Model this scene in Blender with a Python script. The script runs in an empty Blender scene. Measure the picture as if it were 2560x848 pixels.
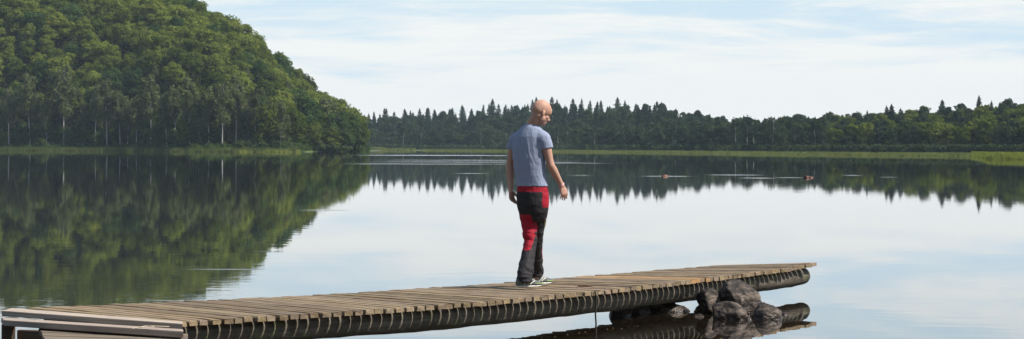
import bpy, bmesh, math, random
import numpy as np
from mathutils import Vector, Matrix, noise, Euler

random.seed(7)
rng = np.random.default_rng(11)
scene = bpy.context.scene
COL = scene.collection
R = math.radians

# ---------------------------------------------------------------- camera geometry (pixels of the 2560x848 photograph)
CAM_H, F = 1.716, 5000.0
TH = math.atan(8 / 2560)

def level(px, py):
    dx, dy = px - 1280, py - 368
    return dx * math.cos(TH) + dy * math.sin(TH), -dx * math.sin(TH) + dy * math.cos(TH)

def at(px, py, z):
    """world point at height z that lies in this direction"""
    x, y = level(px, py)
    Y = (CAM_H - z) * F / y
    return Vector((x * Y / F, Y, z))

def atd(px, py, Y):
    x, y = level(px, py)
    return Vector((x * Y / F, Y, CAM_H - y * Y / F))

# ---------------------------------------------------------------- object helpers
def tag(o, label=None, cat=None, group=None, kind=None):
    if label: o['label'] = label
    if cat: o['category'] = cat
    if group: o['group'] = group
    if kind: o['kind'] = kind
    return o

def empty(name, loc=(0, 0, 0)):
    o = bpy.data.objects.new(name, None)
    o.empty_display_size = 0.2
    o.location = loc
    COL.objects.link(o)
    return o

def mesh_obj(name, verts, faces, mats, parent=None, smooth=False, loc=None, mi=None):
    me = bpy.data.meshes.new(name)
    me.from_pydata([tuple(v) for v in verts], [], [tuple(f) for f in faces])
    for m in (mats if isinstance(mats, (list, tuple)) else [mats]):
        me.materials.append(m)
    if mi is not None:
        me.polygons.foreach_set('material_index', np.asarray(mi, dtype=np.int32))
    if smooth:
        me.polygons.foreach_set('use_smooth', np.ones(len(me.polygons), dtype=bool))
    me.update()
    o = bpy.data.objects.new(name, me)
    COL.objects.link(o)
    if parent: o.parent = parent
    if loc is not None: o.location = loc
    return o

def bm_obj(name, bm, mats, parent=None, smooth=False, loc=None):
    me = bpy.data.meshes.new(name)
    bm.to_mesh(me); bm.free()
    for m in (mats if isinstance(mats, (list, tuple)) else [mats]):
        me.materials.append(m)
    if smooth:
        me.polygons.foreach_set('use_smooth', np.ones(len(me.polygons), dtype=bool))
    o = bpy.data.objects.new(name, me)
    COL.objects.link(o)
    if parent: o.parent = parent
    if loc is not None: o.location = loc
    return o

# ---------------------------------------------------------------- materials
def nt(m):
    m.use_nodes = True
    t = m.node_tree
    t.nodes.clear()
    return t, t.nodes, t.links

class G:
    """small node graph helper"""
    def __init__(s, tree): s.t, s.n, s.l = tree, tree.nodes, tree.links
    def node(s, typ, **kw):
        n = s.n.new(typ)
        for k, v in kw.items(): setattr(n, k, v)
        return n
    def set(s, sock, v):
        if isinstance(v, bpy.types.NodeSocket): s.l.new(v, sock)
        elif v is not None:
            if sock.type == 'RGBA' and len(v) == 3: v = (*v, 1)
            sock.default_value = v
    def math(s, op, a, b=None, c=None, clamp=False):
        n = s.node('ShaderNodeMath', operation=op, use_clamp=clamp)
        s.set(n.inputs[0], a)
        if b is not None: s.set(n.inputs[1], b)
        if c is not None: s.set(n.inputs[2], c)
        return n.outputs[0]
    def mix(s, f, a, b, mode='MIX'):
        n = s.node('ShaderNodeMix', data_type='RGBA', blend_type=mode)
        s.set(n.inputs[0], f); s.set(n.inputs[6], a); s.set(n.inputs[7], b)
        return n.outputs[2]
    def noise(s, vec, scale, detail=3, rough=0.55, dist=0):
        n = s.node('ShaderNodeTexNoise')
        if vec is not None: s.l.new(vec, n.inputs['Vector'])
        n.inputs['Scale'].default_value = scale
        n.inputs['Detail'].default_value = detail
        n.inputs['Roughness'].default_value = rough
        n.inputs['Distortion'].default_value = dist
        return n.outputs['Fac']
    def mapping(s, vec, scale=(1, 1, 1), loc=(0, 0, 0), rot=(0, 0, 0)):
        n = s.node('ShaderNodeMapping')
        s.l.new(vec, n.inputs[0])
        s.set(n.inputs['Location'], loc)
        n.inputs['Rotation'].default_value = rot
        n.inputs['Scale'].default_value = scale
        return n.outputs[0]
    def ramp(s, f, stops, interp='LINEAR'):
        n = s.node('ShaderNodeValToRGB')
        n.color_ramp.interpolation = interp
        e = n.color_ramp.elements
        while len(e) < len(stops): e.new(0.5)
        for q, (p, c) in zip(e, stops):
            q.position = p
            q.color = (*c, 1) if len(c) == 3 else c
        s.set(n.inputs[0], f)
        return n.outputs[0]
    def rng(s, f, a, b, c=0.0, d=1.0, smooth=False):
        n = s.node('ShaderNodeMapRange', interpolation_type='SMOOTHSTEP' if smooth else 'LINEAR')
        s.set(n.inputs[0], f)
        for i, v in enumerate((a, b, c, d)): s.set(n.inputs[i + 1], v)
        return n.outputs[0]
    def bump(s, h, strength, dist):
        n = s.node('ShaderNodeBump')
        s.set(n.inputs['Strength'], strength)
        s.set(n.inputs['Distance'], dist)
        s.l.new(h, n.inputs['Height'])
        return n.outputs[0]
    def obj(s): return s.node('ShaderNodeTexCoord').outputs['Object']
    def pos(s): return s.node('ShaderNodeNewGeometry').outputs['Position']
    def rand(s): return s.node('ShaderNodeObjectInfo').outputs['Random']
    def out(s, sh, vol=None):
        o = s.node('ShaderNodeOutputMaterial')
        if sh is not None: s.l.new(sh, o.inputs[0])
        if vol is not None: s.l.new(vol, o.inputs[1])
    def bsdf(s, col, rough=0.8, normal=None, spec=0.3, **kw):
        b = s.node('ShaderNodeBsdfPrincipled')
        s.set(b.inputs['Base Color'], col)
        s.set(b.inputs['Roughness'], rough)
        b.inputs['Specular IOR Level'].default_value = spec
        if normal is not None: s.l.new(normal, b.inputs['Normal'])
        for k, v in kw.items(): s.set(b.inputs[k], v)
        return b.outputs[0]

def new_mat(name):
    m = bpy.data.materials.new(name)
    t, n, l = nt(m)
    return m, G(t)

def leaf_mat(name, cols, trans=0.36, nscale=0.5):
    """cols: dark, mid, light albedo of the foliage itself"""
    m, g = new_mat(name)
    n1 = g.noise(g.obj(), nscale, 3, 0.6)
    r = g.rand()
    f = g.math('ADD', g.math('MULTIPLY', n1, 0.45), g.math('MULTIPLY', r, 0.60))
    c = g.ramp(f, [(0.2, cols[0]), (0.48, cols[1]), (0.8, cols[2])])
    d = g.node('ShaderNodeBsdfDiffuse'); g.set(d.inputs[0], c)
    tr = g.node('ShaderNodeBsdfTranslucent'); g.set(tr.inputs[0], g.mix(0.5, c, (cols[2][0] * 1.4, cols[2][1] * 1.4, cols[2][2] * 0.8)))
    mx = g.node('ShaderNodeMixShader'); mx.inputs[0].default_value = trans
    g.l.new(d.outputs[0], mx.inputs[1]); g.l.new(tr.outputs[0], mx.inputs[2])
    g.out(mx.outputs[0])
    return m

M = {}
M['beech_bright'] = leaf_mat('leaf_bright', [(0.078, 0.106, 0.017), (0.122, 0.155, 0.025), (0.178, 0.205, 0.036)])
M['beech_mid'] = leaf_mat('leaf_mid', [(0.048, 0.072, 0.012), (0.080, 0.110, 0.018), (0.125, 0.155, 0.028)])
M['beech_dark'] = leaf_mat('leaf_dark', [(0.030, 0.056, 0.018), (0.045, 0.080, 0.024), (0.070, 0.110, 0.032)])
M['yellow'] = leaf_mat('leaf_yellow', [(0.13, 0.14, 0.02), (0.19, 0.18, 0.025), (0.24, 0.21, 0.03)])
M['birch'] = leaf_mat('leaf_birch', [(0.065, 0.082, 0.034), (0.100, 0.120, 0.048), (0.140, 0.160, 0.066)])
M['pine'] = leaf_mat('leaf_pine', [(0.034, 0.046, 0.018), (0.056, 0.070, 0.026), (0.085, 0.100, 0.038)])
M['spruce'] = leaf_mat('leaf_spruce', [(0.016, 0.032, 0.020), (0.026, 0.044, 0.026), (0.038, 0.058, 0.030)], 0.1)
M['far'] = leaf_mat('leaf_far', [(0.022, 0.038, 0.022), (0.036, 0.056, 0.028), (0.054, 0.078, 0.032)])
M['shrub'] = leaf_mat('leaf_shrub', [(0.045, 0.068, 0.028), (0.07, 0.095, 0.035), (0.09, 0.12, 0.045)])
M['reed'] = leaf_mat('reed_blade', [(0.085, 0.110, 0.035), (0.135, 0.160, 0.05), (0.19, 0.21, 0.075)], 0.3, 0.05)
M['reed_bright'] = leaf_mat('reed_blade_bright', [(0.14, 0.17, 0.035), (0.20, 0.23, 0.05), (0.27, 0.29, 0.075)], 0.35, 0.05)

def simple(name, col, rough=0.8, nscale=8, amt=0.25, bump=0.0, spec=0.3):
    m, g = new_mat(name)
    n = g.noise(g.obj(), nscale, 4)
    c = g.mix(g.rng(n, 0.3, 0.7), tuple(x * (1 - amt) for x in col), tuple(min(1, x * (1 + amt)) for x in col))
    g.out(g.bsdf(c, rough, g.bump(n, 0.6, bump) if bump else None, spec))
    return m

def trunk_mat(name, a, b):
    m, g = new_mat(name)
    v = g.mapping(g.obj(), (3, 3, 6))
    f = g.ramp(g.noise(v, 1.2, 4, 0.7), [(0.42, a), (0.56, b)])
    g.out(g.bsdf(f, 0.85, spec=0.2))
    return m
M['bark'] = trunk_mat('bark_dark', (0.035, 0.03, 0.024), (0.075, 0.065, 0.05))
M['birch_bark'] = trunk_mat('bark_birch', (0.12, 0.11, 0.10), (0.50, 0.48, 0.44))
M['pine_bark'] = trunk_mat('bark_pine', (0.07, 0.05, 0.035), (0.19, 0.13, 0.09))

# deck wood: grain runs along local x
def wood(name, a, b, c, moss=0.3, grey=0.3):
    m, g = new_mat(name)
    co = g.obj()
    r = g.rand()
    off = g.node('ShaderNodeCombineXYZ')
    g.set(off.inputs[0], g.math('MULTIPLY', r, 37.0)); g.set(off.inputs[1], g.math('MULTIPLY', r, 91.0)); g.set(off.inputs[2], 0.0)
    va = g.node('ShaderNodeVectorMath', operation='ADD')
    g.l.new(co, va.inputs[0]); g.l.new(off.outputs[0], va.inputs[1])
    v = va.outputs[0]
    gr = g.noise(g.mapping(v, (2.0, 60, 60)), 1.0, 5, 0.65)
    bl = g.noise(g.mapping(v, (1.2, 9, 9)), 1.0, 4, 0.6)
    sp = g.noise(v, 14, 4, 0.7)
    col = g.ramp(gr, [(0.25, a), (0.5, b), (0.75, c)])
    col = g.mix(g.math('MULTIPLY', g.rng(bl, 0.4, 0.75), grey), col, (0.30, 0.28, 0.27))
    tone = g.rng(r, 0, 1, 0.74, 1.32)
    tc = g.node('ShaderNodeCombineXYZ')
    g.set(tc.inputs[0], tone); g.set(tc.inputs[1], g.math('MULTIPLY', tone, g.rng(g.math('FRACT', g.math('MULTIPLY', r, 17.3)), 0, 1, 0.95, 1.0))); g.set(tc.inputs[2], g.math('MULTIPLY', tone, g.rng(g.math('FRACT', g.math('MULTIPLY', r, 7.7)), 0, 1, 0.84, 1.02)))
    col = g.mix(1.0, col, tc.outputs[0], 'MULTIPLY')
    col = g.mix(g.math('MULTIPLY', g.rng(sp, 0.62, 0.72), moss), col, (0.13, 0.14, 0.055))
    col = g.mix(g.rng(g.noise(v, 31, 3, 0.6), 0.70, 0.76, 0, 0.55), col, (0.5, 0.47, 0.40))
    col = g.mix(g.rng(g.noise(v, 5, 4, 0.7), 0.60, 0.72, 0, 0.5), col, (0.09, 0.07, 0.055))
    g.out(g.bsdf(col, 0.82, g.bump(g.math('ADD', gr, g.math('MULTIPLY', sp, 0.5)), 0.9, 0.004), 0.25))
    return m
M['wood'] = wood('weathered_wood', (0.085, 0.058, 0.034), (0.19, 0.138, 0.084), (0.30, 0.228, 0.145), 0.55, 0.25)
M['wood_orange'] = wood('orange_wood', (0.20, 0.11, 0.05), (0.33, 0.19, 0.085), (0.42, 0.27, 0.13), 0.2, 0.1)
M['wood_pale'] = wood('pale_timber', (0.24, 0.18, 0.145), (0.40, 0.33, 0.28), (0.54, 0.47, 0.41), 0.1, 0.2)
M['wood_low'] = wood('landing_board_wood', (0.07, 0.052, 0.034), (0.15, 0.118, 0.08), (0.24, 0.195, 0.14), 0.5, 0.2)  # slightly darker brown for the landing boards
M['wood_dark'] = wood('dark_timber', (0.05, 0.035, 0.025), (0.10, 0.07, 0.05), (0.16, 0.12, 0.09), 0.3, 0.1)

m, g = new_mat('log_bark')
co = g.obj()
n1 = g.noise(g.mapping(co, (1.5, 1.5, 22), rot=(0, 0, 0)), 1.0, 5, 0.7)
n2 = g.noise(co, 9, 5, 0.7)
c = g.ramp(g.math('ADD', g.math('MULTIPLY', n1, 0.6), g.math('MULTIPLY', n2, 0.4)), [(0.3, (0.03, 0.022, 0.016)), (0.5, (0.085, 0.07, 0.05)), (0.7, (0.21, 0.18, 0.14))])
c = g.mix(g.rng(g.noise(co, 5, 4), 0.56, 0.68, 0, 0.6), c, (0.10, 0.12, 0.05))
g.out(g.bsdf(c, 0.75, g.bump(g.math('ADD', n1, n2), 0.8, 0.01), 0.3))
M['log'] = m

m, g = new_mat('rock_stone')
co = g.obj()
n1 = g.noise(co, 7, 6, 0.7); n2 = g.noise(g.mapping(co, (6, 6, 22), rot=(0.5, 0.3, 0)), 1.0, 5, 0.7)
c = g.ramp(g.math('ADD', g.math('MULTIPLY', n1, 0.5), g.math('MULTIPLY', n2, 0.5)), [(0.40, (0.010, 0.008, 0.006)), (0.51, (0.045, 0.033, 0.025)), (0.65, (0.22, 0.17, 0.13))])
c = g.mix(g.rng(g.noise(co, 22, 3, 0.6), 0.66, 0.72, 0, 0.6), c, (0.45, 0.42, 0.38))
z = g.node('ShaderNodeSeparateXYZ'); g.l.new(g.pos(), z.inputs[0])
wet = g.rng(g.math('ADD', z.outputs[2], g.math('MULTIPLY', g.noise(co, 12, 3), 0.06)), 0.07, 0.12, 1, 0)
c = g.mix(g.math('MULTIPLY', wet, 0.75), c, (0.035, 0.022, 0.014))
g.out(g.bsdf(c, g.rng(wet, 0, 1, 0.75, 0.25), g.bump(g.math('ADD', n1, n2), 0.9, 0.02), 0.4))
M['rock'] = m
m, g = new_mat('rock_reddish')
n1 = g.noise(g.obj(), 6, 5, 0.7)
g.out(g.bsdf(g.ramp(n1, [(0.4, (0.03, 0.016, 0.012)), (0.55, (0.15, 0.07, 0.05)), (0.72, (0.34, 0.22, 0.17))]), 0.7, g.bump(n1, 0.8, 0.03)))
M['rock_red'] = m

m, g = new_mat('ground_soil')
n1 = g.noise(g.pos(), 0.15, 5, 0.6)
z = g.node('ShaderNodeSeparateXYZ'); g.l.new(g.pos(), z.inputs[0])
meadow = g.rng(g.math('ADD', z.outputs[2], g.math('MULTIPLY', n1, 0.4)), 0.45, 0.65, 1, 0)
c = g.mix(n1, (0.012, 0.015, 0.007), (0.025, 0.030, 0.012))
c = g.mix(meadow, c, g.mix(n1, (0.06, 0.08, 0.03), (0.10, 0.12, 0.045)))
g.out(g.bsdf(c, 0.95, spec=0.1))
M['ground'] = m

# ---------------------------------------------------------------- water
def gauss_list():
    # px0, px1, py, thickness in photo px, strength   (wind streaks on the calm lake)
    L = [(880, 1290, 388.6, 1.0, 0.9), (930, 1420, 401.0, 1.1, 0.5), (960, 1460, 405.5, 0.7, 0.9), (820, 1330, 410.3, 0.7, 0.7),
         (1290, 1560, 408.5, 0.5, 0.6), (1610, 1716, 441.0, 0.7, 0.8), (1780, 1895, 437.8, 0.6, 0.8), (1860, 1930, 445.5, 0.7, 0.8),
         (1940, 2012, 444.5, 0.6, 0.7), (2110, 2150, 438.5, 0.6, 0.7), (1140, 1225, 434, 0.6, 0.5), (1420, 1480, 438.5, 0.7, 0.6),
         (440, 660, 674.0, 1.4, 0.55), (740, 870, 526.0, 1.0, 0.6), (450, 520, 667.0, 0.8, 0.3), (620, 700, 629.0, 0.7, 0.35), (2200, 2240, 443, 0.5, 0.6)]
    out = []
    for a, b, py, th, st in L:
        p, q = at(a, py, 0), at(b, py, 0)
        hi = at((a + b) / 2, py - th, 0).y; lo = at((a + b) / 2, py + th, 0).y
        out.append(((p.x + q.x) / 2, abs(q.x - p.x) / 2, (p.y + q.y) / 2, (hi - lo) / 2, st))
    return out

m, g = new_mat('lake_water')
P = g.pos()
sx = g.node('ShaderNodeSeparateXYZ'); g.l.new(P, sx.inputs[0])
X, Y = sx.outputs[0], sx.outputs[1]
dn = g.noise(g.mapping(P, (0.05, 0.02, 0)), 1.0, 2)
Yd = g.math('ADD', Y, g.math('MULTIPLY', g.math('MULTIPLY', g.math('SUBTRACT', dn, 0.5), Y), 0.02))
mask = None
for (x0, hw, y0, hh, st) in gauss_list():
    ex = g.math('POWER', g.math('ABSOLUTE', g.math('DIVIDE', g.math('SUBTRACT', X, x0), hw)), 3.0)
    ey = g.math('POWER', g.math('DIVIDE', g.math('SUBTRACT', Yd, y0), hh), 2.0)
    e = g.math('MULTIPLY', g.math('EXPONENT', g.math('MULTIPLY', g.math('ADD', ex, ey), -1.0)), st)
    mask = e if mask is None else g.math('MAXIMUM', mask, e)
streak = g.rng(g.noise(g.mapping(P, (0.25, 0.10, 0)), 1.0, 3, 0.6), 0.3, 0.6)
mask = g.math('MULTIPLY', mask, g.math('ADD', g.math('MULTIPLY', streak, 0.6), 0.4))
# calm water: very low waves; livelier near the jetty's shoreward end
wave1 = g.noise(g.mapping(P, (0.7, 1.6, 0)), 1.0, 2, 0.5, 0.3)
wave2 = g.noise(g.mapping(P, (3.0, 9.0, 0), rot=(0, 0, 0.12)), 1.0, 2, 0.5, 0.4)
near = g.math('MULTIPLY', g.rng(Y, 17, 34, 1, 0, True), g.rng(X, -3.6, -0.8, 1, 0.05, True))
lively = g.math('MULTIPLY', near, g.rng(g.noise(g.mapping(P, (0.5, 0.25, 0)), 1.0, 2), 0.35, 0.6, 0.3, 1))
amp = g.math('ADD', 0.00003, g.math('MULTIPLY', lively, 0.00045))
h = g.math('ADD', g.math('MULTIPLY', wave1, 0.0008), g.math('MULTIPLY', wave2, g.math('MULTIPLY', amp, 1.6)))
rough = g.math('ADD', g.math('MULTIPLY', mask, 0.26), g.rng(g.noise(g.mapping(P, (0.02, 0.012, 0)), 1.0, 3), .4, .7, .008, .022))
b = g.node('ShaderNodeBump'); b.inputs['Strength'].default_value = 1.0; b.inputs['Distance'].default_value = 1.0
g.l.new(h, b.inputs['Height'])
wb = g.bsdf((0.014, 0.010, 0.006), rough, b.outputs[0], 0.5, IOR=1.333, **{'Coat Weight': .6, 'Coat IOR': 1.333, 'Coat Roughness': rough})
g.l.new(b.outputs[0], wb.node.inputs['Coat Normal'])
g.out(wb)
M['water'] = m

# ---------------------------------------------------------------- terrain
def interp(x, pts):
    xs, ys = zip(*pts)
    return np.interp(x, xs, ys)
RIDGE_L = [(-520, 50), (-200, 53), (0, 52), (300, 49.5), (440, 46), (560, 38.5), (640, 29.5), (700, 20.5), (790, 11.0), (860, 3.8), (905, 0.2), (930, -4)]
SHORE_L = [(-600, 700), (0, 692), (300, 672), (480, 600), (740, 600), (790, 645), (905, 655), (930, 660)]
REED_F = [(905, 900), (1050, 900), (1150, 850), (1300, 780), (1500, 690), (1900, 536), (2200, 465), (2440, 440), (2475, 330), (2560, 318), (3400, 290)]
TREE_S = [(905, 1090), (1300, 990), (1600, 800), (2000, 650), (2560, 560), (3400, 520)]
RIDGE_D = [(905, 1280), (1300, 1250), (1500, 1120), (1800, 940), (2000, 800), (2300, 700), (2560, 660), (3400, 640)]
SKY_Y = [(905, 290), (950, 287), (1000, 282), (1080, 277), (1180, 276), (1210, 262), (1290, 254), (1400, 255), (1480, 258), (1560, 261), (1650, 270), (1700, 279), (1760, 286),
         (1840, 297), (1900, 299), (1990, 294), (2050, 292), (2120, 280), (2260, 272), (2350, 266), (2450, 262), (2500, 256), (2560, 253), (3400, 240)]
def far_ground(u):
    hor = 368 + (u - 1280) * 0.003125
    Rg = interp(u, RIDGE_D)
    tree = np.where(u < 1700, 12.3, np.where(u < 2000, 11.0, 10.0))
    return np.maximum((hor - interp(u, SKY_Y)) / F * Rg + CAM_H - tree, 1.5)
def sm(t):
    t = np.clip(t, 0, 1)
    return t * t * (3 - 2 * t)
def height(X, Y):
    X = np.asarray(X, float); Y = np.asarray(Y, float)
    Yc = np.maximum(Y, 30.0)
    u = 1280 + F * X / Yc
    # left hill
    uh = 1280 + X / 0.156
    Hh = interp(uh, RIDGE_L)
    Sl = interp(np.clip(u, -600, 930), SHORE_L)
    t = (Y - Sl - 14) / (785 - Sl - 14)
    prof = np.where(t < 1, np.sin(np.clip(t, 0, 1) * np.pi / 2) ** 1.35, 1 - sm((Y - 805) / 100))
    land_l = sm((Y - Sl) / 10) * 3.2 - 2.5
    left = np.where(Y < Sl, -2.5, np.maximum(land_l, 0) + np.maximum(Hh, 0) * prof)
    left = np.where((uh > 905) | (Y < Sl), -2.5, np.where(Y < Sl + 10, land_l, left))
    uf = np.clip(u, 905, 3400)
    Rf, St, Rg, Gh = interp(uf, REED_F), interp(uf, TREE_S), interp(uf, RIDGE_D), far_ground(uf)
    f = -2.5 + 2.75 * sm((Y - Rf) / 8)
    f = f + sm((Y - St) / (Rg - St)) * Gh
    f = np.where(u < 700, np.where(Y > 1000, f, -2.5), f)
    h = np.maximum(left, f)
    bank = -2.5 + 2.65 * sm((13.5 - Y) / 3)
    return np.where(Y < 30, bank, h)

xs = np.unique(np.concatenate([np.arange(-340, 420, 5), -340 - np.geomspace(8, 1200, 26), 420 + np.geomspace(8, 1100, 26)]))
ys = np.unique(np.concatenate([np.arange(-80, 200, 8), np.arange(200, 1320, 5), np.geomspace(1320, 2600, 40)]))
GX, GY = np.meshgrid(xs, ys)
GZ = height(GX, GY)
nx, ny = len(xs), len(ys)
idx = np.arange(nx * ny).reshape(ny, nx)
faces = np.stack([idx[:-1, :-1], idx[:-1, 1:], idx[1:, 1:], idx[1:, :-1]], -1).reshape(-1, 4)
gr = mesh_obj('ground', np.stack([GX, GY, GZ], -1).reshape(-1, 3).tolist(), faces.tolist(), M['ground'], smooth=True)
tag(gr, kind='structure')
wx0, wx1 = xs[0], xs[-1]
wa = mesh_obj('water', [(wx0, -80, 0), (wx1, -80, 0), (wx1, 2600, 0), (wx0, 2600, 0)], [(0, 1, 2, 3)], M['water'])
tag(wa, kind='structure')

# ---------------------------------------------------------------- haze
m, g = new_mat('haze_air')
v = g.node('ShaderNodeVolumePrincipled')
v.inputs['Color'].default_value = (0.70, 0.86, 1.0, 1)
v.inputs['Density'].default_value = 0.00008
v.inputs['Anisotropy'].default_value = 0.0
g.out(None, v.outputs[0])
M['haze'] = m
bm = bmesh.new(); bmesh.ops.create_cube(bm, size=1)
for q in bm.verts:
    q.co = Vector((wx0 - 20 if q.co.x < 0 else wx1 + 20, -100 if q.co.y < 0 else 2630, -4 if q.co.z < 0 else 84))
hz = bm_obj('haze', bm, M['haze'])
tag(hz, 'thin pale haze hanging in the air over the lake', 'haze', kind='stuff')

# ---------------------------------------------------------------- trees
def leaf_quads(P, N, S, rs, aspect=1.0):
    """arrays of points, normals, sizes -> verts, faces of small leaf clumps"""
    n = len(P)
    N = N / np.linalg.norm(N, axis=1, keepdims=True)
    A = rs.normal(size=(n, 3)); A -= (A * N).sum(1, keepdims=True) * N
    A /= np.linalg.norm(A, axis=1, keepdims=True)
    B = np.cross(N, A)
    S = S[:, None]
    j = lambda: 1 + rs.uniform(-0.45, 0.45, (n, 1))
    v = np.stack([P + A * S * j(), P + B * S * aspect * j(), P - A * S * j(), P - B * S * aspect * j()], 1).reshape(-1, 3)
    f = np.arange(4 * n).reshape(n, 4)
    return v, f

def lumpy_crown(rs, n, rx, rz, zc, lumps, lr, size, low=-0.6, core=0.15):
    """leaf clumps on many sub-clumps that sit on and in an ellipsoid"""
    D = rs.normal(size=(lumps, 3)); D /= np.linalg.norm(D, axis=1, keepdims=True)
    D[:, 2] = np.where(D[:, 2] < low, -D[:, 2], D[:, 2])
    rad = rs.uniform(0.45, 0.92, (lumps, 1))
    Cc = D * rad * np.array([rx, rx, rz]) + np.array([0, 0, zc])
    LR = lr * rs.uniform(0.6, 1.3, lumps)
    k = rs.integers(0, lumps, n)
    d = rs.normal(size=(n, 3)); d /= np.linalg.norm(d, axis=1, keepdims=True)
    d[:, 2] = np.where(d[:, 2] < -0.35, -d[:, 2], d[:, 2])
    rr = LR[k] * rs.uniform(0.7, 1.12, n)
    P = Cc[k] + d * rr[:, None]
    Nn = d + rs.normal(size=(n, 3)) * 0.45
    return leaf_quads(P, Nn, size * rs.uniform(0.6, 1.3, n), rs)

def tube(path, radii, seg=6, cap=True):
    V, Fc = [], []
    path = [Vector(p) for p in path]
    prev = None
    for i, p in enumerate(path):
        d = (path[min(i + 1, len(path) - 1)] - path[max(i - 1, 0)]).normalized()
        a = Vector((0, 0, 1)) if abs(d.z) < 0.9 else Vector((1, 0, 0))
        if prev is not None: a = prev
        x = d.cross(a).cross(d)
        x = x.normalized() if x.length > 1e-6 else Vector((1, 0, 0))
        prev = x
        y = d.cross(x)
        for k in range(seg):
            t = 2 * math.pi * k / seg
            V.append(p + (x * math.cos(t) + y * math.sin(t)) * radii[i])
    for i in range(len(path) - 1):
        for k in range(seg):
            Fc.append((i * seg + k, i * seg + (k + 1) % seg, (i + 1) * seg + (k + 1) % seg, (i + 1) * seg + k))
    if cap:
        Fc.append(tuple(range(seg))[::-1]); Fc.append(tuple((len(path) - 1) * seg + k for k in range(seg)))
    return V, Fc

def join(parts):
    V, Fc = [], []
    for v, f in parts:
        o = len(V)
        V.extend([tuple(q) for q in v]); Fc.extend([tuple(int(i) + o for i in q) for q in f])
    return V, Fc

def trunk_geo(rs, h, r, crown0, limbs=7, spread=2.2, lean=0.3):
    b = rs.uniform(-lean, lean, 2)
    pts = [Vector((b[0] * (t ** 1.5) + rs.uniform(-.08, .08) * t * h * 0.15, b[1] * t + rs.uniform(-.08, .08) * t * h * 0.15, -0.8 + (h + 0.8) * t)) for t in np.linspace(0, 1, 7)]
    parts = [tube(pts, [r * (1.35 - 1.15 * t) for t in np.linspace(0, 1, 7)], 6)]
    for _ in range(limbs):
        z = rs.uniform(crown0, h * 0.92); a = rs.uniform(0, 6.28)
        t = (z + 0.8) / (h + 0.8)
        i = min(int(t * 6), 5); p = pts[i].lerp(pts[i + 1], t * 6 - i)
        L = spread * (1.15 - t * 0.7)
        q = p + Vector((math.cos(a) * L * .6, math.sin(a) * L * .6, L * .45)); e = p + Vector((math.cos(a) * L, math.sin(a) * L, L * .9))
        parts.append(tube([p, q, e], [r * .4, r * .25, r * .08], 4))
    return join(parts)

def mk_mesh(name, geo, mats, mi=None):
    me = bpy.data.meshes.new(name)
    V, Fc = geo
    me.from_pydata([tuple(map(float, v)) for v in V], [], [tuple(map(int, f)) for f in Fc])
    for m_ in (mats if isinstance(mats, (list, tuple)) else [mats]): me.materials.append(m_)
    if mi is not None: me.polygons.foreach_set('material_index', np.asarray(mi, dtype=np.int32))
    return me

def broad_geo(seed, h=13, rx=4.0, n=3400, size=0.27, lumps=40, lr=1.4, zlow=0.10, low=-0.6):
    rs = np.random.default_rng(seed)
    zc = h * (0.5 + zlow / 2); rz = h * (1 - zlow) / 2 * 0.92
    return lumpy_crown(rs, n, rx, rz, zc, lumps, lr, size, low), trunk_geo(rs, h * .88, 0.16, h * .35, 7, rx * .7)

def birch_geo(seed, h=17, n=3000, zlow=0.45, rx=2.6):
    rs = np.random.default_rng(seed)
    lumps = 26
    t = rs.uniform(0, 1, lumps) ** 0.8
    zc = h * zlow + t * h * (1 - zlow) * 0.95
    prof = np.sin(np.pi * (0.12 + 0.83 * t)) ** 0.7 * rx
    a = rs.uniform(0, 6.283, lumps); rr = rs.uniform(0.25, 0.9, lumps) * prof
    Cc = np.stack([np.cos(a) * rr, np.sin(a) * rr, zc], 1)
    k = rs.integers(0, lumps, n)
    d = rs.normal(size=(n, 3)); d /= np.linalg.norm(d, axis=1, keepdims=True)
    P = Cc[k] + d * np.array([0.85, 0.85, 0.9]) * rs.uniform(0.4, 1.1, (n, 1))
    P[:, 2] -= rs.uniform(0, 1, n) ** 2 * 1.7          # hanging twigs
    Nn = d * np.array([1, 1, .5]) + rs.normal(size=(n, 3)) * 0.5
    return leaf_quads(P, Nn, 0.21 * rs.uniform(.6, 1.3, n), rs, 1.4), trunk_geo(rs, h * .93, 0.14, h * .45, 8, 1.5, 0.9)

def pine_geo(seed, h=16, n=2800):
    rs = np.random.default_rng(seed)
    lumps = 24
    t = rs.uniform(0, 1, lumps)
    zc = h * 0.16 + t * h * 0.82
    a = rs.uniform(0, 6.283, lumps); rr = rs.uniform(0.4, 1, lumps) * (2.7 - 1.9 * t)
    Cc = np.stack([np.cos(a) * rr, np.sin(a) * rr, zc], 1)
    k = rs.integers(0, lumps, n)
    d = rs.normal(size=(n, 3)); d /= np.linalg.norm(d, axis=1, keepdims=True)
    P = Cc[k] + d * np.array([1.2, 1.2, 0.42]) * rs.uniform(0.5, 1.05, (n, 1))
    return leaf_quads(P, d + rs.normal(size=(n, 3)) * .6 + np.array([0, 0, .5]), 0.20 * rs.uniform(.6, 1.3, n), rs), trunk_geo(rs, h * .95, 0.15, h * .35, 10, 2.0, 0.5)

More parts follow.
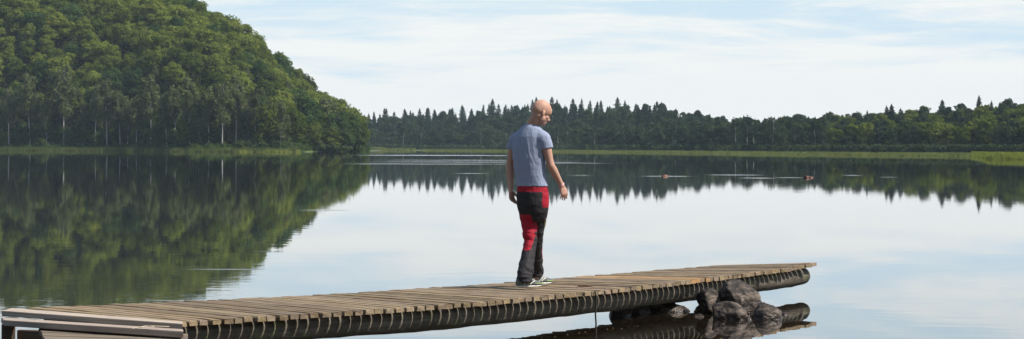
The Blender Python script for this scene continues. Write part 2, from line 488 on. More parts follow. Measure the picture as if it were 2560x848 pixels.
def spruce_geo(seed, h=14, n=1100, rx=3.3, size=0.46):
    rs = np.random.default_rng(seed)
    P, Nn = [], []
    tiers = int(h * 1.3)
    for i in range(n):
        k = rs.integers(0, tiers)
        t = (k + rs.uniform(-.3, .5)) / tiers
        t = 1 - (1 - t) ** 1.15
        rmax = rx * (1 - t) ** 0.75 * (0.85 + 0.25 * math.sin(k * 2.3 + seed) + rs.normal() * .1) + 0.15
        a = rs.integers(0, 7) * 0.9 + k * 1.7 + rs.normal() * 0.16
        q = rs.uniform(0.1, 1) ** 0.6
        P.append((math.cos(a) * rmax * q, math.sin(a) * rmax * q, h * (0.1 + 0.88 * t) - q * rmax * 0.32))
        Nn.append((math.cos(a) * .5 + rs.normal() * .35, math.sin(a) * .5 + rs.normal() * .35, 0.8))
    P += [(rs.normal() * .06, rs.normal() * .06, h * (0.93 + 0.07 * q)) for q in np.linspace(0, 1, 10)]
    Nn += [(rs.normal(), rs.normal(), .2) for _ in range(10)]
    P, Nn = np.array(P), np.array(Nn)
    S = size * (0.45 + 0.75 * (1 - P[:, 2] / h)) * rs.uniform(.6, 1.3, len(P))
    return leaf_quads(P, Nn, S, rs), tube([(0, 0, -.8), (0, 0, h * .5), (0, 0, h)], [.16, .1, .02], 5)

def variants(name, fn, seeds, leafm, barkm):
    out = []
    for s in seeds:
        c_, t_ = fn(s)
        out.append((mk_mesh(name + '_crown', c_, leafm), mk_mesh(name + '_trunk', t_, barkm)))
    return out

def single_variants(name, fn, seeds, leafm, barkm):
    out = []
    for s in seeds:
        c_, t_ = fn(s)
        geo = join([c_, t_])
        mi = [0] * len(c_[1]) + [1] * len(t_[1])
        out.append(mk_mesh(name, geo, [leafm, barkm], mi))
    return out

def place_parts(name, var, loc, rz, sc, label, cat, group, sxy=1.0, tilt=(0, 0)):
    e = empty(name, loc)
    e.rotation_euler = (tilt[0], tilt[1], rz); e.scale = (sc * sxy, sc * sxy, sc)
    for nm, me in (('crown', var[0]), ('trunk', var[1])):
        o = bpy.data.objects.new(nm, me); COL.objects.link(o); o.parent = e
    return tag(e, label, cat, group)

V_bright = variants('bright', lambda s: broad_geo(s), (1, 2, 3, 4), M['beech_bright'], M['bark'])
V_mid = variants('mid', lambda s: broad_geo(s), (5, 6, 7, 8), M['beech_mid'], M['bark'])
V_dark = variants('dark', lambda s: broad_geo(s, lr=1.3), (9, 10), M['beech_dark'], M['bark'])
V_yel = variants('yellow', lambda s: broad_geo(s), (12,), M['yellow'], M['bark'])
V_birch = variants('birch', lambda s: birch_geo(s), (21, 22, 23, 24), M['birch'], M['birch_bark'])
V_birchd = variants('slim', lambda s: birch_geo(s, 16, 3000, .25), (25, 26, 27), M['birch'], M['bark'])
V_pine = variants('pine', lambda s: pine_geo(s), (31, 32, 33), M['pine'], M['pine_bark'])
V_weep = variants('weeping', lambda s: birch_geo(s, 12, 2200, .12, 3.2), (41, 42), M['birch'], M['birch_bark'])
V_low = variants('low', lambda s: broad_geo(s, 11, 3.4, 3000, .26, 40, 1.3, -.06, -1.1), (51, 52, 53), M['beech_dark'], M['bark'])
V_lowmid = variants('lowmid', lambda s: broad_geo(s, 11, 3.2, 3000, .26, 40, 1.3, -.06, -1.1), (54, 55), M['beech_mid'], M['bark'])

def hz_(x, y): return float(height(x, y))
def upx(x, y): return 1280 + F * x / y

# trees of the steep hill
cells = []
Y = 628.0
row = 0
while Y < 815:
    step = 7.2
    x = -200 + (row % 2) * step / 2
    while x < -52:
        jx, jy = x + rng.uniform(-2.1, 2.1), Y + rng.uniform(-2.1, 2.1)
        u = upx(jx, jy)
        Sl = float(interp(u, SHORE_L))
        if u > -70 and jy > Sl + 22 and jx / 0.156 + 1280 < 900 and hz_(jx, jy) > 0.6 and jy < 812:
            cells.append((jx, jy, u))
        x += step
    Y += 6.9; row += 1
random.shuffle(cells)
cells.sort(key=lambda c: c[1])
cells = cells[-325:]
nt_ = 0
counts = {}
for (x, y, u) in cells:
    z = hz_(x, y)
    py = 368 + (u - 1280) * .003125 - (z + 12 - CAM_H) * F / y
    r = rng.uniform()
    crest = hz_(x, y) > 0.93 * max(float(interp(1280 + x / 0.156, RIDGE_L)), 0.1)
    band = 'on the steep hill\'s crest' if crest else ('high on the steep hill' if py < 130 else ('halfway up the steep hill' if py < 230 else 'low on the steep hill'))
    side = '' if crest else (', half nearer the point' if u > 450 else ', half away from the point')
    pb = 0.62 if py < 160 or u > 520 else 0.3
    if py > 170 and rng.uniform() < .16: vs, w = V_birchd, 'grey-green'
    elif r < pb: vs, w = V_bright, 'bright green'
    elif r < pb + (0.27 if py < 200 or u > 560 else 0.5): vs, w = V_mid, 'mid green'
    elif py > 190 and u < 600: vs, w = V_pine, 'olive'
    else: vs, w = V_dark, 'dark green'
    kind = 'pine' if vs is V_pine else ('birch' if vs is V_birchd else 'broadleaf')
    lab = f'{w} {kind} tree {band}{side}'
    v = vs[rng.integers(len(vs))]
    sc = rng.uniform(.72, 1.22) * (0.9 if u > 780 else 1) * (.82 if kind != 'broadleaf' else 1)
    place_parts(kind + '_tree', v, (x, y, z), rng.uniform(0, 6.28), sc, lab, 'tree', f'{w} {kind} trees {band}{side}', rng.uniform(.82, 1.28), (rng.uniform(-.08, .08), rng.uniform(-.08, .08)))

# the one yellow crown near the top left
p = atd(122, 64, 752); gz = hz_(p.x, p.y)
place_parts('broadleaf_tree', V_yel[0], (p.x, p.y, gz + 0.5), 1.0, (p.z - gz) / 10.5, 'yellow-crowned tree high on the hill, the only yellow one', 'tree', None, 0.85)

# shoreline: white-trunked birches
ordinal = ['first', 'second', 'third', 'fourth', 'fifth', 'sixth', 'seventh', 'eighth', 'ninth', 'tenth', 'eleventh', 'twelfth', 'thirteenth', 'fourteenth', 'fifteenth', 'sixteenth', 'seventeenth', 'eighteenth', 'nineteenth', 'twentieth']
birch_px = [(22, 225), (75, 190), (118, 250), (160, 165), (238, 215), (268, 200), (300, 225), (318, 250), (341, 240), (378, 190), (418, 230), (436, 215), (474, 195), (497, 240), (523, 215), (556, 200), (590, 190), (640, 235)]
for i, (px, top) in enumerate(birch_px):
    Sl = float(interp(px, SHORE_L))
    y = Sl + rng.uniform(9, 15)
    p = atd(px, 370, y); gz = hz_(p.x, y)
    hgt = (372 - top) * y / F
    v = V_birch[i % 4]
    place_parts('birch_tree', v, (p.x, y, gz), rng.uniform(0, 6.28), hgt / 16.6, f'{ordinal[i]} pale-trunked birch from the left along the hill foot', 'tree', 'pale-trunked birches along the foot of the hill', rng.uniform(.85, 1.1), (rng.uniform(-.03, .03), rng.uniform(-.05, .05)))

# darker trees standing between and behind the birches
sh = []
for px in np.arange(-60, 690, 21):
    for dy, kk in ((15, 1), (20, 0), (27, 1)):
        u = px + rng.uniform(-7, 7) + (9 if kk else 0)
        Sl = float(interp(u, SHORE_L)); y = Sl + dy + rng.uniform(-2, 2)
        sh.append((u, y, kk, dy))
for (u, y, kk, dy_) in sh:
    p = atd(u, 370, y); gz = hz_(p.x, y)
    r = rng.uniform()
    if kk == 0:
        vs, w, nm = ((V_pine, 'olive pine with bare lower trunk', 'pine_tree') if r < .55 else (V_birch, 'grey-green slim birch without bright trunk', 'birch_tree'))
        sc = rng.uniform(.85, 1.2)
    else:
        vs, w, nm = ((V_low, 'dark low-branched tree', 'alder_tree') if r < .6 else (V_lowmid, 'mid green low-branched tree', 'alder_tree'))
        sc = rng.uniform(1.0, 1.4) if dy_ > 20 else rng.uniform(.45, .95)
    if vs is V_birch: vs = V_birchd if 'V_birchd' in globals() else V_birch
    side = 'left third' if u < 230 else ('middle' if u < 460 else 'part nearer the point')
    place_parts(nm, vs[rng.integers(len(vs))], (p.x, y, gz), rng.uniform(0, 6.28), sc, f'{w} at the hill foot, {side}', 'tree', f'{w}s at the hill foot, {side}', rng.uniform(.85, 1.1))

# the wooded point: trees right down to the water
point = [(700, 255, 612, 'weep'), (735, 262, 616, 'lowmid'), (765, 238, 648, 'low'), (792, 262, 655, 'lowmid'), (818, 232, 660, 'weep'), (842, 262, 655, 'low'), (858, 250, 664, 'lowmid'), (880, 276, 660, 'low'), (897, 287, 662, 'lowmid'),
         (665, 250, 612, 'lowmid'), (640, 245, 616, 'low'), (780, 300, 646, 'lowmid'), (830, 305, 652, 'lowmid'), (868, 312, 654, 'low'), (745, 300, 645, 'low'), (610, 250, 614, 'weep')]
plabs = {'weep': 'grey-green drooping tree', 'low': 'dark leafy tree reaching the water', 'lowmid': 'mid green leafy tree reaching the water'}
for i, (px, top, y, kk) in enumerate(point):
    top += 12 if px > 800 else 0
    p = atd(px, 370, y)
    gz = max(hz_(p.x, y), 0.25)
    hh = 12.0 if kk == 'weep' else 10.6
    v = {'weep': V_weep, 'low': V_low, 'lowmid': V_lowmid}[kk]
    vv = v[i % len(v)]
    H = CAM_H + (370 + (px - 1280) * .003 - top) * y / F - gz
    lab = plabs[kk] + ' at the wooded point' if px > 690 else plabs[kk] + ' just short of the wooded point'
    place_parts('birch_tree' if kk == 'weep' else 'alder_tree', vv, (p.x, y, gz), rng.uniform(0, 6.28), H / hh, lab, 'tree', lab.replace(' at ', 's at ').replace('tree', 'trees') , rng.uniform(.85, 1.05) * (1.15 if H < 9 else 1))

# dead snag poking above the hill edge
p0 = atd(768, 205, 760); gz = hz_(p0.x, p0.y)
e = empty('dead_tree', (p0.x, p0.y, gz)); tag(e, 'bare dead snag poking above the right edge of the hill', 'tree')
top = atd(774, 190, 760) - Vector((p0.x, p0.y, gz))
g1 = tube([(0, 0, -.5), (0, 0, top.z * .7), (top.x * .6, 0, top.z)], [.2, .16, .07], 6)
mesh_obj('trunk', *g1, M['bark'], e)
for a, b in (((0, 0, top.z * .8), (-1.3, 0, top.z * .95)), ((0, 0, top.z * .72), (1.5, .3, top.z * .86))):
    mesh_obj('branch', *tube([a, b], [.08, .03], 5), M['bark'], e)

# shrubs on the reed shore
V_shrub = [mk_mesh('shrub', lumpy_crown(np.random.default_rng(60 + s), 500, 1.5, 1.0, 0.9, 12, .6, .16), M['shrub']) for s in range(3)]
for i, px in enumerate([12, 50, 108, 150, 182, 205, 262, 292, 330, 350, 392, 410, 452, 486, 520, 560, 598, 622, 655, 690, 722, 800, 828, 862]):
    Sl = float(interp(px, SHORE_L)); y = Sl + (9 if px < 740 else 2) + rng.uniform(-1, 1)
    p = atd(px, 370, y)
    o = bpy.data.objects.new('shrub', V_shrub[i % 3]); COL.objects.link(o)
    s = rng.uniform(.8, 1.7)
    o.location = (p.x, y, max(hz_(p.x, y), .2)); o.scale = (s * 1.1, s, s); o.rotation_euler = (0, 0, rng.uniform(0, 6))
    sd = 'left half of the' if px < 330 else ('right half of the' if px < 740 else 'point beyond the')
    tag(o, f'low green willow shrub between birches and reeds, {sd} reed shore' if px < 740 else 'low green shrub at the water under the wooded point', 'shrub', f'shrubs, {sd} reed shore')

# far woods
S_spruce = single_variants('spruce', lambda s: spruce_geo(s), (71, 72, 73, 74, 75), M['spruce'], M['bark'])
S_far = single_variants('far_broad', lambda s: broad_geo(s, 10, 3.3, 1300, .38, 26, 1.25, -.04, -1.1), (81, 82, 83, 84), M['far'], M['bark'])
S_farg = single_variants('far_green', lambda s: broad_geo(s, 10, 3.3, 1300, .38, 26, 1.25, -.04, -1.1), (85, 86), M['beech_mid'], M['bark'])
S_farb = single_variants('far_birch', lambda s: birch_geo(s, 11, 900, .25, 2.6), (87, 88), M['far'], M['birch_bark'])
def region(u):
    if u < 1180: return 'of the far shore beside the hill point'
    if u < 1400: return 'of the far shore behind the man'
    if u < 1760: return 'of the far shore beyond the single red stone'
    if u < 2080: return 'of the far shore where the woods dip lowest'
    return 'of the wood behind the bright reed spit'
n_sp = n_bl = 0
rows = 7
for rI in reversed(range(rows)):
    f = rI / (rows - 1)
    pxs = 24 if rI < rows - 1 else 17
    u = 800 + rng.uniform(0, 12)
    while u < 2640:
        St, Rg = float(interp(u, TREE_S)), float(interp(u, RIDGE_D))
        y = St + 6 + (Rg - St) * f + rng.uniform(-6, 6)
        x = (u - 1280) * y / F
        z = hz_(x, y)
        pc = 0.0 if rI < 2 else ((.95 if rI >= rows - 2 else .6) if u < 1700 else (0.35 if u < 2060 else (0.15 if rI < rows - 1 else .42)))
        con = rng.uniform() < pc and n_sp < 295
        s0 = y / 1000.0
        rowname = 'on the skyline' if rI == rows - 1 else ('at the water edge' if rI == 0 else 'amid the woods')
        if con:
            n_sp += 1
            o = bpy.data.objects.new('spruce_tree', S_spruce[rng.integers(5)])
            base = 13.8 if u < 1700 else 10.8
            sc = base / 14 * rng.uniform(.72, 1.16)
            if rI == rows - 1: sc *= rng.uniform(.82, 1.08)
            lab = f'pointed dark spruce {rowname} {region(u)}'; grp = f'spruces {rowname} {region(u)}'
            wx = rng.uniform(.8, 1.35)
        else:
            n_bl += 1
            r = rng.uniform()
            gfar = u > 2080
            if gfar and r < .42: vs, w = S_farg, 'green'
            elif rI == 0 and r < .35: vs, w = S_farb, 'pale-trunked'
            else: vs, w = S_far, 'blue-green'
            o = bpy.data.objects.new('distant_broadleaf_tree', vs[rng.integers(len(vs))])
            base = 10.5 if rI < 2 and u < 1750 else (13.0 if u < 1700 else 10.6)
            sc = base / 10 * rng.uniform(.8, 1.15) * (.9 if u > 2080 else 1)
            lab = f'{w} round tree {rowname} {region(u)}'; grp = f'{w} round trees {rowname} {region(u)}'
            wx = rng.uniform(.85, 1.15) * (1.25 if u < 1400 else 1.0)
        COL.objects.link(o)
        o.location = (x, y, z); o.rotation_euler = (0, 0, rng.uniform(0, 6.28)); o.scale = (sc * wx, sc * wx, sc)
        tag(o, lab, 'tree', grp)
        u += pxs * (0.75 + 0.5 * rng.uniform()) * (1.15 if u > 2080 else 1)

# woods outside the photograph, one mass on either side
def mass(name, u0, u1, left, label):
    P_, N_, S_ = [], [], []
    rs = np.random.default_rng(5)
    for _ in range(90):
        u = rs.uniform(u0, u1)
        if left: y = rs.uniform(float(interp(u, SHORE_L)) + 18, 790); hh = 13
        else: y = rs.uniform(float(interp(u, TREE_S)) + 5, float(interp(u, RIDGE_D))); hh = 10
        x = (u - 1280) * y / F; z = hz_(x, y)
        d = rs.normal(size=(350, 3)); d /= np.linalg.norm(d, axis=1, keepdims=True)
        P_.append(np.array([x, y, z + hh * .55]) + d * np.array([3.8, 3.8, hh * .45]) * rs.uniform(.8, 1.1, (350, 1))); N_.append(d)
        S_.append(rs.uniform(.3, .7, 350))
    v, f = leaf_quads(np.concatenate(P_), np.concatenate(N_), np.concatenate(S_), rs)
    o = mesh_obj(name, v.tolist(), f.tolist(), M['beech_mid'] if left else M['far'])
    tag(o, label, 'forest', kind='stuff')
mass('forest', -420, -75, True, 'wooded hillside carrying on beyond the left edge')
mass('forest', 2645, 3000, False, 'woods carrying on beyond the right edge of the lake')

rs_ = np.random.default_rng(31)
n = 90000
u = rs_.uniform(780, 2700, n)
St, Rg = interp(u, TREE_S), interp(u, RIDGE_D)
y = St - 8 + (Rg - St + 20) * rs_.uniform(0, 1, n) ** 1.6
x = (u - 1280) * y / F
z = height(x, y)
k = z > .1
P_ = np.stack([x, y, z + rs_.uniform(0, 1, n) ** 1.5 * 2.4], 1)[k]
v, f = leaf_quads(P_, rs_.normal(size=(len(P_), 3)) + np.array([0, -.4, .5]), rs_.uniform(.3, .75, len(P_)), rs_)
o = mesh_obj('undergrowth', v.tolist(), f.tolist(), M['far'])
tag(o, 'low dark undergrowth below the trees of the far woods', 'undergrowth', kind='stuff')
n = 40000
u = rs_.uniform(-80, 925, n)
y = interp(u, SHORE_L) + 7 + 40 * rs_.uniform(0, 1, n) ** 1.5
x = (u - 1280) * y / F
z = np.maximum(height(x, y), .1)
P_ = np.stack([x, y, z + rs_.uniform(0, 1, n) ** 2 * 1.7], 1)
v, f = leaf_quads(P_, rs_.normal(size=(n, 3)) + np.array([0, -.4, .5]), rs_.uniform(.15, .34, n), rs_)
o = mesh_obj('undergrowth', v.tolist(), f.tolist(), M['beech_dark'])
tag(o, 'low dark undergrowth among the birch trunks at the hill foot', 'undergrowth', kind='stuff')
n = 70000
u = rs_.uniform(-80, 925, n)
y = interp(u, SHORE_L) + 30 + rs_.uniform(0, 1, n) * 150
x = (u - 1280) * y / F
z = height(x, y)
k = (z > .3) & (y < 812)
P_ = np.stack([x, y, z + rs_.uniform(0, 1, n) ** 1.2 * 4.2], 1)[k]
v, f = leaf_quads(P_, rs_.normal(size=(len(P_), 3)) + np.array([.2, -.4, .6]), rs_.uniform(.18, .40, len(P_)), rs_)
o = mesh_obj('undergrowth', v.tolist(), f.tolist(), M['beech_mid'])
tag(o, 'leafy undergrowth between the trees on the slope of the steep hill', 'undergrowth', kind='stuff')
P_, N_, S_ = [], [], []
for k in range(70):
    x = -205 + 145 * k / 69; y = 822 + rs_.uniform(-5, 5); z = hz_(x, y)
    if x / .156 + 1280 > 860: continue
    hh = rs_.uniform(8.5, 11)
    d = rs_.normal(size=(900, 3)); d /= np.linalg.norm(d, axis=1, keepdims=True)
    P_.append(np.array([x, y, z + hh * .5]) + d * np.array([3.4, 3.4, hh * .5]) * rs_.uniform(.5, 1.05, (900, 1))); N_.append(d); S_.append(rs_.uniform(.2, .42, 900))
v, f = leaf_quads(np.concatenate(P_), np.concatenate(N_), np.concatenate(S_), rs_)
o = mesh_obj('forest', v.tolist(), f.tolist(), M['beech_mid'])
tag(o, 'dense woods just behind the crest of the steep hill', 'forest', kind='stuff')
rs_ = np.random.default_rng(77)  # unseen trees behind the camera, added to darken the sides facing it
P_, N_, S_ = [], [], []
for k in range(46):
    x = -75 + 150 * (k % 23) / 22 + rs_.uniform(-2, 2); y = -24 - 9 * (k // 23) + rs_.uniform(-2, 2)
    hh = rs_.uniform(14, 19)
    d = rs_.normal(size=(700, 3)); d /= np.linalg.norm(d, axis=1, keepdims=True)
    P_.append(np.array([x, y, hh * .5]) + d * np.array([4.6, 4.0, hh * .5]) * rs_.uniform(.7, 1.1, (700, 1))); N_.append(d); S_.append(rs_.uniform(.3, .6, 700))
v, f = leaf_quads(np.concatenate(P_), np.concatenate(N_), np.concatenate(S_), rs_)
o = mesh_obj('forest', v.tolist(), f.tolist(), M['beech_mid'])
tag(o, 'unseen woods added on the near bank to block sky light from behind', 'forest', kind='stuff')

# ---------------------------------------------------------------- reeds
def reeds(name, pts, mat, label, hgt=(0.6, 1.2), w=0.07):
    pts = np.asarray(pts); n = len(pts)
    rs = np.random.default_rng(9)
    a = rs.uniform(0, 6.283, n); H_ = rs.uniform(*hgt, n); ww = w * rs.uniform(.6, 1.4, n)
    A = np.stack([np.cos(a) * ww, np.sin(a) * ww, np.zeros(n)], 1)
    L = np.stack([rs.normal(size=n) * .16, rs.normal(size=n) * .16, np.zeros(n)], 1) * H_[:, None]
    up = np.stack([np.zeros(n), np.zeros(n), H_], 1)
    v = np.stack([pts - A, pts + A, pts + A * .7 + L * .4 + up * .6, pts + L + up, pts - A * .7 + L * .4 + up * .6], 1).reshape(-1, 3)
    f = np.arange(5 * n).reshape(n, 5)
    o = mesh_obj(name, v.tolist(), f.tolist(), mat)
    tag(o, label, 'reeds', kind='stuff')
def reed_pts(u0, u1, front, depth, n, seed, line=None):
    rs = np.random.default_rng(seed)
    out = []
    u = rs.uniform(u0, u1, n)
    fr = interp(u, front)
    wob = np.array([noise.noise(Vector((a * 0.012, seed, 0))) for a in u])
    y = fr - depth * .3 * wob + rs.uniform(0, 1, n) ** 1.2 * depth
    x = (u - 1280) * y / F
    z = np.maximum(height(x, y), -0.12) - 0.05
    dn_ = np.array([noise.noise(Vector((a * .22, b * .10, seed))) + .6 * noise.noise(Vector((a * .9, b * .4, seed))) for a, b in zip(x, y)])
    k = dn_ + rs.uniform(-.35, .35, n) > -.12
    z = z - np.clip(.15 - dn_, 0, .5) * .6
    return np.stack([x, y, z], 1)[k]
fl = [(a, b - 12) for a, b in SHORE_L]
reeds('reeds', reed_pts(-80, 745, fl, 24, 26000, 3), M['reed'], 'green reed fringe along the foot of the steep hill', (.7, 1.7), .10)
reeds('reeds', reed_pts(600, 752, [(600, 586), (752, 588)], 10, 5000, 8), M['reed_bright'], 'bright yellow-green sedge patch just before the wooded point', (.4, 1.1), .10)
ff = [(a, b - 6) for a, b in REED_F]
reeds('reeds', reed_pts(905, 1040, [(905, 890), (1040, 910)], 30, 5000, 4), M['reed'], 'thin strip of reeds beside the far end of the wooded point', (.5, 1.1), .14)
reeds('reeds', reed_pts(1055, 2470, ff, 55, 60000, 5), M['reed'], 'long pale green reed bed along the far shore', (.25, .7), .14)
reeds('reeds', reed_pts(2430, 2700, [(2430, 425), (2475, 330), (2560, 316), (2700, 310)], 100, 40000, 6), M['reed_bright'], 'bright yellow-green reed spit at the right edge of the lake', (.4, 1.0), .10)

# ---------------------------------------------------------------- jetty
def spline(pts, n):
    """Catmull-Rom through pts, n samples at equal arc length"""
    pts = [Vector(p) for p in pts]
    P_ = [pts[0] * 2 - pts[1]] + pts + [pts[-1] * 2 - pts[-2]]
    dense = []
    for i in range(1, len(P_) - 2):
        for k in range(40):
            t = k / 40
            a, b, c_, d = P_[i - 1], P_[i], P_[i + 1], P_[i + 2]
            dense.append(0.5 * ((2 * b) + (c_ - a) * t + (2 * a - 5 * b + 4 * c_ - d) * t * t + (3 * b - a - 3 * c_ + d) * t ** 3))
    dense.append(pts[-1])
    s = [0]
    for a, b in zip(dense, dense[1:]): s.append(s[-1] + (b - a).length)
    arr = np.array([list(d) for d in dense])
    return [Vector([float(np.interp(t, s, arr[:, k])) for k in range(3)]) for t in np.linspace(0, s[-1], n)], s[-1]

front_pts = [at(459, 803.5, .37), at(830, 780, .365), at(1200, 754, .36), at(1494, 726, .352), at(1672, 706, .35), at(1935, 674, .36), at(2034, 657.5, .37)]
NP = 89
dense, flen = spline(front_pts, 1500)
cnt = [(457, 0), (730, 9.6), (1000, 19.4), (1200, 27.7), (1500, 43.5), (1700, 56.5), (1950, 78.2), (2034, 87)]
_px = np.array([1280 + F * p.x / p.y for p in dense]); _s = np.linspace(0, 1499, 1500)
_c = np.interp(_px, [q[0] for q in cnt], [q[1] * 88 / 87 for q in cnt])
_pitch = np.convolve(np.pad(np.gradient(_c), 90, mode='edge'), np.ones(181) / 181, mode='valid')      # even out the pitch
_c = np.concatenate([[0], np.cumsum(_pitch[:-1])]); _c *= 88 / _c[-1]
fe = [Vector([float(np.interp(i, _c, [p[k] for p in dense])) for k in range(3)]) for i in range(NP)]
# back edge, paired with the front edge by plank number
def near_idx(px):
    return min(range(NP), key=lambda i: abs(1280 + F * fe[i].x / fe[i].y - px))
pairs = [(0, at(86, 768.5, .37)), (near_idx(800), at(480, 752.3, .365)), (near_idx(1155), at(832, 734.5, .352)), (near_idx(1480), at(1150, 714.5, .33)), (near_idx(1672), at(1365, 698.0, .312)), (NP - 1, at(1780, 664.2, .292))]
bi = np.arange(NP)
be = [Vector([float(np.interp(i, [p[0] for p in pairs], [p[1][k] for p in pairs])) for k in range(3)]) for i in bi]
# smooth the back edge a little
for _ in range(6):
    be = [be[0]] + [(be[i - 1] + be[i] * 2 + be[i + 1]) / 4 for i in range(1, NP - 1)] + [be[-1]]

def plank_mesh(L, W, T, seed, ragged=0.004, W2=None):
    """plank from x=0 (front end) to x=L, worn edges, top at z=0"""
    rs = np.random.default_rng(seed)
    bm = bmesh.new()
    nxs = 15
    bow = rs.uniform(-.006, .006); tw = rs.uniform(-.006, .006)
    W0 = W; W2 = W2 or W
    rings = []
    for i in range(nxs):
        t = i / (nxs - 1)
        x = t * L
        W = W0 + (W2 - W0) * t
        prof = [(-W / 2, -T), (-W / 2, -T * .25), (-W / 2 + .006, 0), (W / 2 - .006, 0), (W / 2, -T * .25), (W / 2, -T)]
        ring = []
        for (yy, zz) in prof:
            e = rs.normal() * .0015
            xx = x + (rs.uniform(-ragged, ragged) if i in (0, nxs - 1) else 0)
            chip = -abs(rs.normal()) * .003 if (i in (0, nxs - 1) and zz > -T * .3) else 0
            ring.append(bm.verts.new((xx, yy + e + bow * math.sin(math.pi * t), zz + rs.normal() * .0006 + tw * yy * (t - .5) * 4 + chip)))
        rings.append(ring)
    for a, b in zip(rings, rings[1:]):
        for k in range(6):
            bm.faces.new((a[k], a[(k + 1) % 6], b[(k + 1) % 6], b[k]))
    bm.faces.new(rings[0][::-1]); bm.faces.new(rings[-1])
    bmesh.ops.recalc_face_normals(bm, faces=bm.faces)
    return bm

jetty = empty('wooden_jetty', (fe[0].x, fe[0].y, 0))
tag(jetty, 'narrow weathered plank jetty on floating logs, running out over the lake', 'jetty')
J0 = Vector(jetty.location)
for i in range(NP):
    a, b = fe[i].copy(), be[i].copy()
    d = (b - a); L = d.length; d.normalize()
    pitch = (fe[min(i + 1, NP - 1)] - fe[max(i - 1, 0)]).length / (2 if 0 < i < NP - 1 else 1)
    pb = (be[min(i + 1, NP - 1)] - be[max(i - 1, 0)]).length / (2 if 0 < i < NP - 1 else 1)
    tang = (fe[min(i + 1, NP - 1)] - fe[max(i - 1, 0)]).normalized()
    perp = pitch * abs(tang.cross(d).length)
    gap = rng.uniform(.16, .27) * pitch
    W = perp - gap; W2 = pb * abs((be[min(i + 1, NP - 1)] - be[max(i - 1, 0)]).normalized().cross(d).length) - gap * .6
    sh_ = rng.normal() * .010
    bm = plank_mesh(L + rng.uniform(-.02, .03) , W, .042, 100 + i, W2=W2)
    mat = M['wood_orange'] if i in (61, 62, 64) else M['wood']
    o = bm_obj('plank', bm, mat, jetty)
    x_ = d; z_ = (tang.cross(d)); z_ = z_ if z_.z > 0 else -z_; z_.normalize(); y_ = z_.cross(x_).normalized()
    Mx = Matrix((x_, y_, z_)).transposed().to_4x4()
    ang = rng.normal() * .003
    Mx = Mx @ Matrix.Rotation(ang, 4, 'Z')
    Mx.translation = a - J0 + d * sh_ + Vector((0, 0, rng.normal() * .0025))
    o.matrix_local = Mx
    if i in (61, 62, 64): o['label'] = 'orange-tinted plank'

def log_obj(name, path, rad, seed, parent, mat, seg=26):
    V_, F_ = tube(path, rad, seg)
    V2 = []
    for v in V_:
        V2.append(v)
    n = len(path)
    for i in range(n):
        for k in range(seg):
            q = i * seg + k
            v = V2[q]; c_ = path[i]
            dd = (v - c_)
            f = 1 + 0.10 * noise.noise(v * 2.2 + Vector((seed, 0, 0))) + 0.06 * noise.noise(v * 8)
            V2[q] = c_ + dd * f
    o = mesh_obj(name, [v - J0 for v in V2], F_, mat, parent, smooth=False)
    for p in o.data.polygons:
        p.use_smooth = len(p.vertices) == 4
    return o
# front log: slightly set back from the plank ends
mid, _ = spline(front_pts, 60)
inner, _ = spline([be[int(i)] for i in np.linspace(0, NP - 1, 12)], 60)
SET, RAD = 0.230, 0.102
path = []
for a, b in zip(mid, inner):
    d = (b - a); d.normalize()
    path.append(a + d * (SET - .045 * sm((len(path) - 40) / 16)) + Vector((0, 0, -.042 - RAD + .004)))
tang = (path[-1] - path[-3]).normalized()
ext = [path[-1] + tang * t for t in (0.05, 0.10, 0.135)]
rad = [RAD * (1.0 + .04 * (i / 60)) for i in range(60)] + [RAD * 1.04, RAD * 1.0, RAD * .9]
for i in range(44, 60): path[i] = path[i] + Vector((0, 0, -.012 * (i - 44) / 16))
ext = [p + Vector((0, 0, -.014)) for p in ext]
path = [path[0] - (path[1] - path[0])] + path + ext; rad = [RAD] + rad
log_obj('log', path, rad, 1, jetty, M['log'])
path = []
for a, b in zip(mid, inner):
    d = (a - b); d.normalize()
    path.append(b + d * .25 + Vector((0, 0, -.042 - .014)))
log_obj('stringer', path, [.016] * 60, 5, jetty, M['log'])

# shoreward landing: lower boards, post, beams
def prism(name, top, T, mat, parent=None, origin=None, label=None, bevel=.004):
    """board from four top corners; local x runs along it so that the grain does"""
    o0 = Vector(origin) if origin is not None else Vector((0, 0, 0))
    c_ = sum(top, Vector()) / 4
    xd = (top[2] - top[1]).normalized(); zd = Vector((0, 0, 1)); yd = zd.cross(xd).normalized(); zd = xd.cross(yd)
    Mx = Matrix((xd, yd, zd)).transposed()
    loc = [Mx.transposed() @ (p - c_) for p in top]
    bm = bmesh.new()
    a = [bm.verts.new(p) for p in loc]; b = [bm.verts.new(p - Vector((0, 0, T))) for p in loc]
    bm.faces.new(a); bm.faces.new(b[::-1])
    for k in range(4): bm.faces.new((a[k], b[k], b[(k + 1) % 4], a[(k + 1) % 4]))
    bmesh.ops.recalc_face_normals(bm, faces=bm.faces)
    bmesh.ops.bevel(bm, geom=bm.edges[:], offset=bevel, segments=2, affect='EDGES')
    o = bm_obj(name, bm, mat, parent)
    M4 = Mx.to_4x4(); M4.translation = c_ - o0
    if parent is None: o.matrix_world = M4
    else: o.matrix_local = M4
    return o
A = prism('timber_beam', [at(29, 770, .415), at(4, 777, .415), at(457, 810, .415), at(457, 804, .415)], .042, M['wood_pale'])
tag(A, 'pale sawn beam lying across the jetty start, the upper of the two', 'beam', 'loose beams at the jetty start')
B = prism('timber_beam', [at(3, 793.5, .385), at(9, 800.5, .385), at(458, 829, .385), at(458, 823, .385)], .045, M['wood_pale'])
tag(B, 'grey sawn beam lying just below the pale one over the lower boards', 'beam', 'loose beams at the jetty start')
land = empty('landing_stage', at(250, 830, 0)); L0 = Vector(land.location)
tag(land, 'low plank landing beneath the two loose beams, with a dark post', 'landing')
